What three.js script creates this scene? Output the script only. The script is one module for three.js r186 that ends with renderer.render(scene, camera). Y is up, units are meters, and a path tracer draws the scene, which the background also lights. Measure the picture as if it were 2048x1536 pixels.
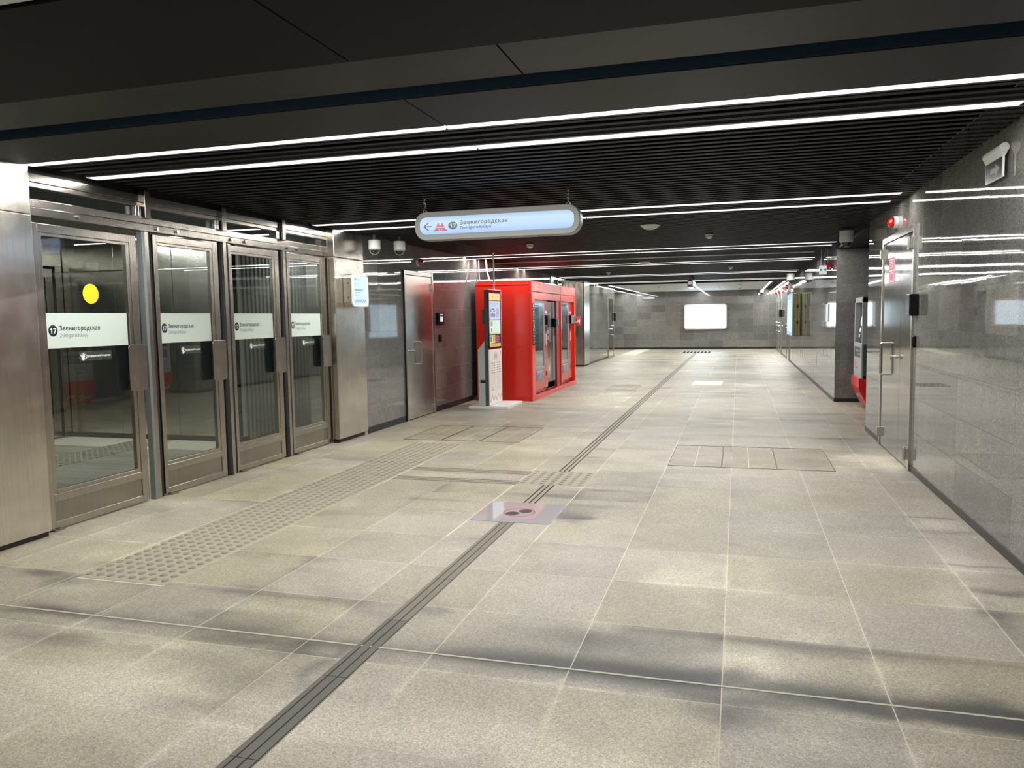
import * as THREE from 'three';
import { RoundedBoxGeometry } from 'three/addons/geometries/RoundedBoxGeometry.js';
import { mergeGeometries } from 'three/addons/utils/BufferGeometryUtils.js';
import { RectAreaLightUniformsLib } from 'three/addons/lights/RectAreaLightUniformsLib.js';

// ---------------------------------------------------------------- camera, light level
const scene = new THREE.Scene();
scene.background = new THREE.Color(0x000000);
const camera = new THREE.PerspectiveCamera(52.71, 4 / 3, 0.05, 120);
camera.position.set(0, 1.45, 0);
camera.rotation.set(-0.08438, 0.28433, -0.016265, 'YXZ');
const renderer = new THREE.WebGLRenderer({ antialias: true });
renderer.toneMapping = THREE.LinearToneMapping;
renderer.toneMappingExposure = 1.0;
renderer.shadowMap.enabled = true;
RectAreaLightUniformsLib.init();
const STRIP = 44;                       // radiance of the ceiling light lines
const LAMP = new THREE.Color(1.0, 0.985, 0.955), SCREEN = new THREE.Color(0.62, 0.86, 1.0);

// ---------------------------------------------------------------- small tools
let seed = 7;
const rnd = () => { seed = (seed * 1664525 + 1013904223) >>> 0; return seed / 4294967296; };
const used = {};
const numbered = (n) => { const k = used[n] = (used[n] ?? -1) + 1; return k ? n + '_' + String(k).padStart(3, '0') : n; };
function metric(g) {                     // texture coordinates in metres
  const p = g.attributes.position, n = g.attributes.normal, uv = new Float32Array(p.count * 2);
  for (let i = 0; i < p.count; i++) {
    const ax = Math.abs(n.getX(i)), ay = Math.abs(n.getY(i)), az = Math.abs(n.getZ(i));
    if (ax >= ay && ax >= az) { uv[2 * i] = p.getZ(i); uv[2 * i + 1] = p.getY(i); }
    else if (ay >= az) { uv[2 * i] = p.getX(i); uv[2 * i + 1] = p.getZ(i); }
    else { uv[2 * i] = p.getX(i); uv[2 * i + 1] = p.getY(i); }
  }
  g.setAttribute('uv', new THREE.BufferAttribute(uv, 2));
  return g;
}
const B = (x0, x1, y0, y1, z0, z1) => metric(new THREE.BoxGeometry(Math.abs(x1 - x0), Math.abs(y1 - y0), Math.abs(z1 - z0)).translate((x0 + x1) / 2, (y0 + y1) / 2, (z0 + z1) / 2));
const RB = (x0, x1, y0, y1, z0, z1, r = 0.01, s = 3) => {
  const w = Math.abs(x1 - x0), h = Math.abs(y1 - y0), d = Math.abs(z1 - z0);
  return metric(new RoundedBoxGeometry(w, h, d, s, Math.min(r, w / 2.01, h / 2.01, d / 2.01)).translate((x0 + x1) / 2, (y0 + y1) / 2, (z0 + z1) / 2));
};
const clean = (g) => { const k = g.index ? g.toNonIndexed() : g; for (const a of Object.keys(k.attributes)) if (!['position', 'normal', 'uv'].includes(a)) k.deleteAttribute(a); return k; };
const J = (...gs) => mergeGeometries(gs.flat().map(clean));
const CY = (r, h, x, y, z, ax = 'y', s = 20, r2 = r) => {
  const g = new THREE.CylinderGeometry(r2, r, h, s);
  if (ax === 'x') g.rotateZ(-Math.PI / 2);
  if (ax === 'z') g.rotateX(Math.PI / 2);
  return g.translate(x, y, z);
};
const TU = (pts, r, s = 24, rs = 8) => new THREE.TubeGeometry(new THREE.CatmullRomCurve3(pts.map((p) => new THREE.Vector3(...p)), false, 'catmullrom', 0.02), s, r, rs);
const LA = (pts, x, y, z, s = 28) => new THREE.LatheGeometry(pts.map((p) => new THREE.Vector2(...p)), s).translate(x, y, z);
function rrect(w, h, r) {
  const s = new THREE.Shape(), a = w / 2, b = h / 2;
  s.moveTo(-a + r, -b); s.lineTo(a - r, -b); s.absarc(a - r, -b + r, r, -Math.PI / 2, 0); s.lineTo(a, b - r); s.absarc(a - r, b - r, r, 0, Math.PI / 2);
  s.lineTo(-a + r, b); s.absarc(-a + r, b - r, r, Math.PI / 2, Math.PI); s.lineTo(-a, -b + r); s.absarc(-a + r, -b + r, r, Math.PI, Math.PI * 1.5);
  return s;
}
const slab = (shape, depth, bevel = 0) => new THREE.ExtrudeGeometry(shape, { depth, bevelEnabled: bevel > 0, bevelSize: bevel, bevelThickness: bevel, bevelSegments: 2, curveSegments: 10 });
function ringShape(w, h, r, t) { const s = rrect(w, h, r); s.holes.push(rrect(w - 2 * t, h - 2 * t, Math.max(r - t, 0.003))); return s; }
function fit(g, w, h) {                  // flat print: stretch texture coordinates over w x h
  const p = g.attributes.position, uv = new Float32Array(p.count * 2);
  for (let i = 0; i < p.count; i++) { uv[2 * i] = p.getX(i) / w + 0.5; uv[2 * i + 1] = p.getY(i) / h + 0.5; }
  g.setAttribute('uv', new THREE.BufferAttribute(uv, 2)); return g;
}
function shade(o) { o.castShadow = o.receiveShadow = true; return o; }
function tag(o, label, category, group, kind) { Object.assign(o.userData, { label }); if (category) o.userData.category = category; if (group) o.userData.group = group; if (kind) o.userData.kind = kind; return o; }
function thing(name, label, category, at = [0, 0, 0], group) { const o = new THREE.Group(); o.name = numbered(name); o.position.set(...at); scene.add(o); return tag(o, label, category, group); }
function setting(name, label, at = [0, 0, 0]) { const o = new THREE.Group(); o.name = /^(door|trim|column)$/.test(name) ? name + '_' + (used[name] = (used[name] ?? 0) + 1) : numbered(name); o.position.set(...at); scene.add(o); return tag(o, label, null, null, 'structure'); }
function part(t, name, g, m, label) {    // geometry given in room coordinates
  const o = shade(new THREE.Mesh(g, m)); o.name = name;
  let p = t, q = new THREE.Vector3(); while (p && p !== scene) { q.add(p.position); p = p.parent; }
  o.position.copy(q).negate(); t.add(o);
  if (label) o.userData.label = label;
  return o;
}
function copy(src, label, dx, dy, dz) { const o = src.clone(); o.name = numbered(src.name.replace(/_\d{3}$/, '')); o.position.add(new THREE.Vector3(dx, dy, dz)); scene.add(o); o.userData = { ...src.userData, label }; return o; }
// flat print facing +x (dir 1), -x (dir -1) or +z (dir 0)
function print(t, name, m, x, y, z, w, h, dir, label) {
  const g = new THREE.PlaneGeometry(w, h); if (dir) g.rotateY(dir * Math.PI / 2); g.translate(x, y, z);
  return part(t, name, g, m, label);
}
function area(x, y, z, w, h, toward, color, power) {
  const l = new THREE.RectAreaLight(color, power, w, h); l.position.set(x, y, z);
  l.lookAt(x + toward[0], y + toward[1], z + toward[2]); l.castShadow = true; scene.add(l); l.name = 'lamp_light'; return l;
}

// ---------------------------------------------------------------- noise and textures
const PERM = new Float32Array(65536); for (let i = 0; i < 65536; i++) PERM[i] = rnd();
const hash = (x, y) => PERM[((x * 73 + y * 9277) & 65535)];
function vnoise(x, y) {
  const ix = Math.floor(x), iy = Math.floor(y), fx = x - ix, fy = y - iy, u = fx * fx * (3 - 2 * fx), v = fy * fy * (3 - 2 * fy);
  const a = hash(ix, iy), b = hash(ix + 1, iy), c = hash(ix, iy + 1), d = hash(ix + 1, iy + 1);
  return a + (b - a) * u + (c - a) * v + (a - b - c + d) * u * v;
}
const fbm = (x, y) => 0.5 * vnoise(x, y) + 0.27 * vnoise(x * 2.1 + 17, y * 2.1 + 5) + 0.15 * vnoise(x * 4.3 + 3, y * 4.3 + 31) + 0.08 * vnoise(x * 9 + 7, y * 9 + 13);
const clamp = (v, a = 0, b = 1) => Math.min(b, Math.max(a, v));
const sstep = (a, b, v) => { const t = clamp((v - a) / (b - a)); return t * t * (3 - 2 * t); };
function dataTex(w, h, fn, srgb = true, repeat) {
  const d = new Uint8Array(w * h * 4), o = [0, 0, 0];
  for (let y = 0, i = 0; y < h; y++) for (let x = 0; x < w; x++, i += 4) { fn(x, y, o); d[i] = clamp(o[0], 0, 255); d[i + 1] = clamp(o[1], 0, 255); d[i + 2] = clamp(o[2], 0, 255); d[i + 3] = 255; }
  const t = new THREE.DataTexture(d, w, h); t.magFilter = THREE.LinearFilter; t.minFilter = THREE.LinearMipmapLinearFilter; t.generateMipmaps = true;
  if (srgb) t.colorSpace = THREE.SRGBColorSpace;
  if (repeat) { t.wrapS = t.wrapT = THREE.RepeatWrapping; t.repeat.set(1 / repeat[0], 1 / repeat[1]); }
  t.needsUpdate = true; return t;
}
// floor tiling
const TX = 0.608, TZ = 0.61, COL0 = -0.05;                        // column joint at x = -0.05
const xJoint = (i) => COL0 + i * TX, ROW0 = -3.555;
const zJoint = (k) => (k <= 0 ? ROW0 + k * TZ : k === 1 ? -3.03 : -2.885 + (k - 2) * TZ);   // k falls away from the viewer
const DARK = [[-.05, -2.8, .13, .13, .55], [.35, -2.97, .55, .06, .5], [-.4, -3.1, .5, .07, .42], [1.05, -3.0, .5, .08, .5], [.3, -3.5, .4, .07, .32], [-.55, -3.36, .5, .09, .34], [-1.13, -5.5, .14, .22, .5], [-1.02, -5.8, .3, .06, .3],
  [-1.47, -6.1, .25, .06, .35], [-2.0, -2.96, .38, .06, .38], [-1.97, -2.36, .3, .05, .35], [-3.3, -3.02, .45, .05, .34], [1.3, -4.88, .25, .03, .42], [1.37, -4.45, .2, .04, .35], [1.38, -5.6, .22, .05, .35], [1.3, -6.0, .2, .03, .4], [-2.3, -5.74, .35, .05, .34],
  [-2.44, -4.1, .15, .13, .24], [1.17, -4.05, .07, .25, .42], [1.33, -3.75, .06, .2, .45], [-.95, -2.25, .35, .12, .3], [-3.0, -2.75, .3, .06, .28], [-1.1, -6.35, .3, .04, .3], [.75, -8.6, .3, .2, .28], [1.25, -9.3, .3, .5, .28], [-2.6, -8.55, .5, .06, .3], [-2.7, -10.05, 1.2, .07, .32],
  [.2, -9.6, .8, .12, .25], [-.2, -11.2, .5, .15, .22], [-1.68, -2.75, .05, .25, .3], [-2.9, -12.6, .8, .1, .2], [-1.2, -15.0, 2, .1, .22], [-3, -17.9, .8, .3, .22], [1.2, -12.2, .3, .4, .2], [-.6, -19, 2.5, .12, .22], [0, -22, 3, .2, .2], [-2, -25, 3, .2, .2], [-3.2, -26.5, 1.5, .25, .2], [0, -28, 2, .2, .2]];
const PALE = [[-2.3, -2.2, .9, .35, .5], [-1.0, -2.3, .6, .2, .35], [-3.4, -2.4, .6, .25, .4], [.1, -2.35, 1.2, .2, .3],[.06, -3.25, .2, .12, .42], [.35, -2.7, .6, .1, .28], [1.2, -5.0, .16, .4, .42], [1.3, -5.8, .17, .17, .45], [1.1, -4.3, .13, .26, .34], [1.45, -4.1, .1, .3, .42], [-2.4, -2.45, .45, .15, .3], [-.77, -2.45, .5, .2, .32], [-1.28, -6.4, .24, .06, .42], [-2.5, -2.82, .4, .05, .3],
  [-1.45, -2.7, .25, .12, .3], [-.4, -2.9, .6, .04, .3], [-1.7, -6.2, .2, .1, .3], [-2.2, -3.3, .4, .05, .25], [-4.4, -4.4, .2, .8, .28], [-4.45, -6.6, .15, 1, .25], [1.15, -8.3, .2, .25, .5], [1.4, -7.9, .12, .5, .4], [-2.55, -11.6, .28, .12, .5], [-1.1, -11.1, .4, .14, .35], [-.2, -10.6, .2, .1, .45], [.35, -11.3, .22, .12, .4],
  [.1, -16.9, .55, .25, .42], [.8, -19.4, .4, .4, .4], [-1.45, -16.2, .2, .2, .35], [-2.2, -14.6, .4, .3, .25], [-2.6, -29, 1.5, .5, .3], [-3.5, -24.5, 1, .4, .25], [.5, -24, .8, .3, .25], [-1.5, -7.25, .12, .2, .3], [-2.3, -6.72, .45, .06, .3]];
function floorTex(x0, x1, z0, z1, W, H) {
  return dataTex(W, H, (px, py, o) => {
    const x = x0 + (px + 0.5) / W * (x1 - x0), z = z0 + (py + 0.5) / H * (z1 - z0), far = clamp((-z - 6) / 14);
    const ti = Math.floor((x - COL0) / TX), tk = z > -3.03 ? 400 + Math.floor((z + 2.885) / TZ) : z > ROW0 ? 399 : Math.floor((z - ROW0) / TZ);
    const tone = (hash(ti * 7 + 900, tk * 3 + 5000) - 0.5) * 0.07, warm = hash(ti * 11 + 300, tk * 5 + 700);
    const wx = x + 0.22 * (fbm(x * 4, z * 4) - 0.5), wz = z + 0.16 * (fbm(x * 3 + 9, z * 5 + 4) - 0.5);
    let dark = 0, pale = 0;
    for (let i = 0; i < DARK.length; i++) { const s = DARK[i], a = (wx - s[0]) / s[2], b = (wz - s[1]) / s[3], q = a * a + b * b; if (q < 6) dark += s[4] * Math.exp(-q * 0.8); }
    for (let i = 0; i < PALE.length; i++) { const s = PALE[i], a = (wx - s[0]) / s[2], b = (wz - s[1]) / s[3], q = a * a + b * b; if (q < 6) pale += s[4] * Math.exp(-q * 0.8); }
    const n1 = fbm(x * 0.9 + 40, z * 1.1), n2 = fbm(x * 3.1 + 11, z * 3.3 + 90), n3 = fbm(x * 1.3 + 70, z * 2.6 + 33);
    const fx = Math.abs(((x - COL0) / TX) - Math.round((x - COL0) / TX)) * TX, zz = z > -3.03 ? (z + 2.885) / TZ : (z - ROW0) / TZ, fz = Math.abs(zz - Math.round(zz)) * TZ;
    const edge = Math.exp(-Math.min(fx, fz) / 0.012) * 0.4 * sstep(0.3, 0.6, n2);
    const gut = (z < -3.03 ? Math.exp((z + 3.03) / 0.12) : Math.exp(-(z + 3.03) / 0.055)) * (0.42 + 0.43 * sstep(-1.7, -0.9, x)) * sstep(0.24, 0.58, fbm(x * 1.3 + 21, z * 2 + 2));
    const rowTop = tk === 399 ? Math.exp(-Math.abs(z + 3.5) / 0.07) * 0.3 * sstep(0.4, 0.6, fbm(x * 1.1 + 60, 7)) + 0.05 : 0;
    const rim = hash(ti * 13 + 50, tk * 17 + 70); dark += gut + rowTop + (rim > 0.45 ? Math.exp(-Math.min(fx, fz) / 0.06) * 0.5 * (rim - 0.3) * sstep(0.35, 0.65, fbm(x * 2.3 + 31, z * 2.3)) : 0);
    dark += 0.22 * sstep(0.5, 0.72, n3) + 0.2 * sstep(0.5, 0.75, fbm(x * 0.7 + 5, z * 3.4 + 8)) * far;
    pale += 0.26 * sstep(0.52, 0.72, n1) * n2 * 1.6 + edge;
    let v = 0.835 + tone + (n2 - 0.5) * 0.13 - 0.52 * sstep(0.02, 1.05, dark) + 0.23 * sstep(0.05, 0.8, pale);
    const g = hash(px, py * 3 + 1), sp = vnoise(px * 0.55, py * 0.55);
    v *= 1 + ((g - 0.5) * 0.36 + (sp - 0.5) * 0.14) * (1 - 0.5 * far);
    const k = clamp(warm * 0.5 + (n1 - 0.42) * 0.8 + 0.2 - pale * 0.5 - dark * 0.25 - (x > -1 ? 0.16 : 0));
    o[0] = 255 * v * 0.72; o[1] = 255 * v * (0.692 - 0.006 * k); o[2] = 255 * v * (0.645 - 0.09 * k);
  });
}
const REG = [[-5.4, 1.8, -5.4, -0.6, 2048, 1500], [-5.4, 1.8, -13.3, -5.37, 2048, 1320], [-9, 1.8, -35, -13.2, 1600, 1000]].map((r) => ({ r, m: null }));
const bumpNoise = dataTex(256, 256, (x, y, o) => { o[0] = o[1] = o[2] = 255 * (0.5 * hash(x, y) + 0.5 * vnoise(x / 2, y / 2)); }, false, [0.5, 0.5]);
for (const q of REG) q.m = new THREE.MeshStandardMaterial({ name: 'floor_granite', map: floorTex(...q.r), roughness: 0.5 });
const floorUV = (g) => {                 // which map a tile wears, and its place in it
  g.computeBoundingBox(); const c = (g.boundingBox.min.z + g.boundingBox.max.z) / 2, q = c > -5.38 ? REG[0] : c > -13.25 ? REG[1] : REG[2], [x0, x1, z0, z1] = q.r;
  const p = g.attributes.position, uv = g.attributes.uv; for (let i = 0; i < p.count; i++) uv.setXY(i, (p.getX(i) - x0) / (x1 - x0), (p.getZ(i) - z0) / (z1 - z0));
  return q.m;
};
const graniteMap = dataTex(1024, 1024, (x, y, o) => {             // 1.28 m of polished grey granite
  const big = vnoise(x / 64, y / 64) * (1 - 0), a = vnoise(x / 2.6, y / 2.6), b = vnoise(x / 4.2 + 50, y / 4.2 + 7), g = hash(x, y);
  let v = 0.55 + (big - 0.5) * 0.05 + (a - 0.5) * 0.22 + (g - 0.5) * 0.14;
  if (b > 0.72) v += 0.09; if (b < 0.2) v -= 0.1;
  o[0] = 255 * v * 1.0; o[1] = 255 * v * 0.99; o[2] = 255 * v * 0.965;
}, true, [1.28, 1.28]);
const brushMap = dataTex(512, 512, (x, y, o) => {                 // steel: fine upright brushing and soft smears (roughness in green)
  const s = 0.5 * vnoise(x * 0.9, y / 60) + 0.3 * vnoise(x / 4, y / 200 + 9) + 0.2 * hash(x, 5), m = fbm(x / 90, y / 90);
  o[0] = o[2] = 0; o[1] = 255 * (0.27 + 0.06 * s + 0.1 * m);
}, false, [0.6, 0.9]);
const steelTint = dataTex(256, 512, (x, y, o) => { const s = 0.88 + 0.06 * vnoise(x * 0.7, y / 70) + 0.1 * (fbm(x / 50, y / 40) - 0.5); o[0] = 255 * s; o[1] = 255 * s * 0.985; o[2] = 255 * s * 0.965; }, true, [1.1, 1.7]);
const std = (c, r = 0.5, m = 0, o = {}) => new THREE.MeshStandardMaterial({ color: c, roughness: r, metalness: m, ...o });
const glow = (c, i = 1.3, o = {}) => new THREE.MeshStandardMaterial({ color: 0x000000, emissive: c, emissiveIntensity: i, roughness: 0.4, ...o });
const steel = (c, o = {}) => new THREE.MeshStandardMaterial({ color: c, metalness: 1, roughness: 1, roughnessMap: brushMap, map: steelTint, ...o });
const gran = (t) => new THREE.MeshPhysicalMaterial({ color: t, map: graniteMap, roughness: 0.03, ior: 1.52 });
const M = {
  granite: [gran(0xd2d2d2), gran(0xc8c8ca), gran(0xdcdad6), gran(0xbebebe)],
  joint: std(0xb8b5ac, 0.7), grout: std(0xc9c2ac, 0.85), black: std(0x0a0a0b, 0.5), blackGloss: std(0x08090a, 0.15), rubber: std(0x101216, 0.6), plinth: std(0x17181a, 0.35),
  steel: steel(0xe0ddd6, { roughness: 0.66 }), steelDark: steel(0xa6a39d, { roughness: 0.7 }), steelMid: steel(0xbdb9b2, { roughness: 0.7 }), steelLight: steel(0xcdccca, { roughness: 0.7 }), galv: std(0x9aa4a4, 0.4, 0.9), chrome: std(0xc8c8c8, 0.18, 1),
  slat: new THREE.MeshPhysicalMaterial({ color: 0x1e1e21, roughness: 0.55, specularIntensity: 0.4 }), dark: new THREE.MeshPhysicalMaterial({ color: 0x060606, roughness: 0.6, specularIntensity: 0.25 }), panel: new THREE.MeshPhysicalMaterial({ color: 0x101011, roughness: 0.5, specularIntensity: 0.5 }), blue: std(0x16324a, 0.5), trim: std(0x3a3a3a, 0.45), paleCeil: std(0xc2c6c8, 0.6), void: new THREE.MeshPhysicalMaterial({ color: 0x010101, roughness: 1, specularIntensity: 0 }),
  white: std(0xe4e4e0, 0.4), offwhite: std(0xcfcfca, 0.45), grey: std(0x8d9296, 0.4), greyDark: std(0x4c5153, 0.4), red: std(0xc81e10, 0.3), redDark: std(0x8e140c, 0.35), redDome: new THREE.MeshPhysicalMaterial({ color: 0x9a0a0c, roughness: 0.08, clearcoat: 1 }),
  glass: new THREE.MeshPhysicalMaterial({ color: 0xdbe2e2, transmission: 1, thickness: 0, roughness: 0, ior: 1.5 }), smoked: new THREE.MeshPhysicalMaterial({ color: 0x020303, roughness: 0.03, clearcoat: 1 }),
  tactile: std(0x9a9280, 0.6), stud: std(0x827b6b, 0.5), guide: std(0x56534a, 0.5), groove: std(0x121110, 0.9), plate: std(0xb9b9bd, 0.14, 1), lit: glow(LAMP, 1.6), yellow: std(0xf2d21a, 0.4), olive: std(0x6b6546, 0.3, 0.8), gold: std(0x8f8a63, 0.28, 0.9),
};
// printed faces
function canvas(w, h, draw) { const c = document.createElement('canvas'); c.width = w; c.height = h; draw(c.getContext('2d'), w, h); const t = new THREE.CanvasTexture(c); t.colorSpace = THREE.SRGBColorSpace; t.anisotropy = 8; return t; }
const txt = (c, s, x, y, size, color, weight = '', maxw) => { c.fillStyle = color; c.font = `${weight} ${size}px sans-serif`; c.textBaseline = 'alphabetic'; maxw ? c.fillText(s, x, y, maxw) : c.fillText(s, x, y); };
const disc = (c, x, y, r, col) => { c.fillStyle = col; c.beginPath(); c.arc(x, y, r, 0, 7); c.fill(); };
function line17(c, x, y, r, bg) { disc(c, x, y, r, '#141b28'); c.textAlign = 'center'; txt(c, '17', x, y + r * 0.5, r * 1.35, bg, 'bold', r * 1.5); c.textAlign = 'left'; }
// writing too small to read in the photograph: letter-like strokes
const scrib = (c, x, y, w, h, col) => { c.fillStyle = col; for (let q = 0; q < w - h * 0.4; q += h * (0.62 + 0.1 * ((q * 7) % 3))) { const k = Math.floor(q * 13 + y) % 4; if (k === 3 && q > h) continue; c.fillRect(x + q, y - h, h * 0.14, h); c.fillRect(x + q + h * 0.36, y - h * (k ? 1 : 0.7), h * 0.14, h * (k ? 1 : 0.7)); c.fillRect(x + q, y - h * [1, 0.55, 0.14, 0.6][k], h * 0.5, h * 0.14); } };
const stickerTex = canvas(1024, 320, (c, w, h) => {
  c.fillStyle = '#c9d6cd'; c.fillRect(0, 0, w, h); line17(c, 86, 160, 52, '#e4ece6');
  txt(c, 'Звенигородская', 158, 160, 64, '#1d2430', 'bold', 500); txt(c, 'Zvenigorodskaya', 160, 222, 50, '#4a535c', '', 340);
});
const holdTex = canvas(512, 128, (c, w, h) => {
  c.fillStyle = 'rgba(120,130,126,0.2)'; c.fillRect(0, 0, w, h); c.fillStyle = '#e8ece4';
  for (const [x, y, a, l] of [[34, 60, -0.5, 44], [46, 50, -0.2, 50], [58, 48, 0.05, 50], [70, 54, 0.3, 42], [84, 82, 0.9, 36]]) { c.save(); c.translate(x + 4, y + 18); c.rotate(a); c.beginPath(); c.roundRect(-6, -l, 12, l + 6, 6); c.fill(); c.restore(); }
  c.beginPath(); c.ellipse(56, 88, 24, 28, 0, 0, 7); c.fill(); c.fillRect(44, 100, 24, 24);
  txt(c, 'Придерживайте дверь', 104, 78, 40, '#e8ece4', 'bold', 390);
});
const wave = (c, x0, x1, y, amp, period, colors, lw) => { c.lineWidth = lw; colors.forEach((col, k) => { c.strokeStyle = col; c.beginPath(); for (let x = x0; x <= x1; x += 3) { const t = (x - x0) / period * Math.PI * 2, yy = y + Math.sin(t) * amp * (0.75 + 0.25 * Math.sin(t * 0.37 + k)) + k * lw * 1.7; x === x0 ? c.moveTo(x, yy) : c.lineTo(x, yy); } c.stroke(); }); };
const signTex = canvas(2048, 300, (c, w, h) => {
  c.fillStyle = '#aacbf7'; c.fillRect(0, 0, w, h); c.strokeStyle = '#161d2a'; c.lineWidth = 16; c.beginPath(); c.moveTo(70, 160); c.lineTo(170, 160); c.moveTo(130, 96); c.lineTo(66, 160); c.lineTo(130, 224); c.stroke();
  c.fillStyle = '#c0313c'; c.beginPath();                          // the red M above its cross bar
  c.moveTo(210, 230); c.lineTo(262, 98); c.lineTo(290, 160); c.lineTo(318, 98); c.lineTo(370, 230); c.lineTo(318, 230); c.lineTo(312, 206); c.lineTo(290, 240); c.lineTo(268, 206); c.lineTo(262, 230); c.closePath(); c.fill();
  c.fillRect(196, 222, 76, 16); c.fillRect(308, 222, 76, 16); c.fillStyle = '#aacbf7'; c.fillRect(196, 180, 190, 8);
  line17(c, 462, 160, 62, '#aacbf7'); txt(c, 'Звенигородская', 556, 150, 92, '#0a0f18', 'bold', 640); txt(c, 'Zvenigorodskaya', 558, 222, 64, '#33435e', 'bold', 420);
});
const infoTex = canvas(384, 320, (c, w, h) => {
  c.fillStyle = '#d9f2f8'; c.fillRect(0, 0, w, h); disc(c, 74, 44, 13, '#5a6a90'); scrib(c, 94, 52, 84, 18, '#7d8fae'); scrib(c, 62, 92, 90, 11, '#8ea4b8'); scrib(c, 62, 110, 110, 10, '#9db2c4');
  txt(c, 'Звенигородская', 62, 160, 26, '#4a617d', 'bold', 200); txt(c, 'Zvenigorodskaya', 62, 186, 19, '#7f97ad', '', 150); scrib(c, 62, 212, 100, 12, '#8aa2b6');
  wave(c, 66, 330, 262, 16, 54, ['#6c6fa8', '#9aa0c8'], 5);
});
const mapTex = canvas(1024, 640, (c, w, h) => {
  c.fillStyle = '#bfe0f4'; c.fillRect(0, 0, w, h); c.fillStyle = '#9fc9e6'; c.fillRect(0, 0, w, 80); c.fillRect(0, h - 50, w, 50); c.fillStyle = '#a8d0ea'; c.fillRect(660, 80, 4, 510);
  for (let i = 0; i < 16; i++) { c.fillStyle = '#7ea9c8'; c.fillRect(690, 120 + i * 28, 120 + rnd() * 160, 8); }
  for (let i = 0; i < 14; i++) { c.strokeStyle = ['#8db7d6', '#a3a9d0', '#9dc6c0', '#c7b4c4'][i % 4]; c.lineWidth = 5; c.beginPath(); c.moveTo(30 + rnd() * 580, 110 + rnd() * 440); c.lineTo(30 + rnd() * 580, 110 + rnd() * 440); c.lineTo(30 + rnd() * 580, 110 + rnd() * 440); c.stroke(); }
});
const boardTex = canvas(1024, 576, (c, w, h) => { c.fillStyle = '#fbffff'; c.fillRect(0, 0, w, h); c.fillStyle = '#e6e9ee'; c.fillRect(110, 40, 34, 26); });
const kioskTex = canvas(384, 768, (c, w, h) => {
  c.fillStyle = '#0b0d0f'; c.fillRect(0, 0, w, h); c.fillStyle = '#e9dfa8'; c.fillRect(16, 30, 352, 96); scrib(c, 104, 98, 170, 42, '#cbb86e');
  c.fillStyle = '#bfdcf5'; c.fillRect(16, 134, 352, 252); scrib(c, 62, 178, 250, 20, '#5e7f9f'); scrib(c, 104, 208, 160, 20, '#5e7f9f');
  for (const [x, y, a, b] of [[60, 240, 24, 40], [100, 236, 80, 14], [150, 258, 44, 16], [60, 306, 30, 30], [104, 296, 34, 40], [150, 304, 46, 32], [60, 340, 140, 8]]) { c.fillStyle = '#4f7698'; c.fillRect(x, y, a, b); }
  for (let i = 0; i < 9; i++) { c.fillStyle = '#b58ca4'; c.fillRect(238, 232 + i * 14, 60 + (i * 37 % 40), 8); }
  c.fillStyle = '#d4f1ea'; c.fillRect(16, 390, 352, 178); c.fillStyle = '#a8b478'; c.fillRect(54, 406, 62, 64); c.fillStyle = '#6f8f7c'; c.fillRect(64, 500, 30, 44); c.strokeStyle = '#a9d4cc'; c.lineWidth = 4; c.beginPath(); c.moveTo(150, 540); c.lineTo(230, 470); c.lineTo(300, 420); c.moveTo(170, 430); c.lineTo(280, 540); c.stroke(); c.fillStyle = '#cfd9a0'; c.fillRect(16, 556, 352, 26);
  c.fillStyle = '#e4ecd4'; c.fillRect(20, 592, 170, 106); c.fillStyle = '#5b84b8'; c.fillRect(40, 606, 50, 80); c.fillStyle = '#d8d27c'; c.fillRect(106, 596, 84, 100); for (let i = 0; i < 5; i++) { c.fillStyle = '#6c7a4a'; c.fillRect(116, 606 + i * 18, 60, 8); }
  c.fillStyle = '#6d3a4c'; c.fillRect(196, 592, 172, 106); for (let i = 0; i < 6; i++) { c.fillStyle = '#b78a9c'; c.fillRect(214, 602 + i * 15, 70 + (i * 53 % 60), 6); }
  c.fillStyle = '#dccb80'; c.fillRect(20, 704, 348, 46); c.fillStyle = '#a89848'; c.fillRect(44, 716, 280, 8); c.fillRect(44, 732, 240, 8);
});
const kioskLowTex = canvas(384, 768, (c, w, h) => {
  c.fillStyle = '#f1f0ee'; c.fillRect(0, 0, w, h); c.fillStyle = '#8a6a72'; for (const [x, k] of [[170, '#8a6a72'], [222, '#c88a98']]) { disc(c, x, 56, 10, k); c.fillStyle = k; c.fillRect(x - 10, 70, 20, 40); c.fillRect(x - 8, 108, 6, 34); c.fillRect(x + 2, 108, 6, 34); }
  c.fillStyle = '#444'; c.fillRect(338, 24, 14, 50);
  for (let r = 0; r < 12; r++) for (const [q, x] of [[0, 60], [1, 124], [2, 232], [3, 296]]) { const y = 190 + r * 34, solid = r < 5 || (r > 9 && q === 0); c.lineWidth = 2.5; c.strokeStyle = '#a3a088'; c.fillStyle = '#4a4648'; c.beginPath(); c.ellipse(x + 18, y, 20, 8, 0, 0, 7); solid ? c.fillRect(x, y - 5, 38, 10) : c.stroke(); }
  wave(c, 0, 384, 680, 46, 96, ['#b9737f', '#8f5a66', '#d39aa4'], 5);
});
const vendLogoTex = canvas(256, 128, (c, w, h) => {
  c.fillStyle = '#c81e10'; c.fillRect(0, 0, w, h); c.strokeStyle = '#f4e4e6'; c.lineWidth = 8; for (let i = 0; i < 3; i++) { c.beginPath(); c.arc(40, 30 + i * 24, 13, 0, 7); c.stroke(); } c.beginPath(); c.moveTo(24, 116); c.lineTo(56, 90); c.moveTo(24, 90); c.lineTo(56, 116); c.stroke();
  scrib(c, 74, 56, 120, 34, '#efd9dc'); scrib(c, 74, 108, 150, 34, '#efd9dc');
});
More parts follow.
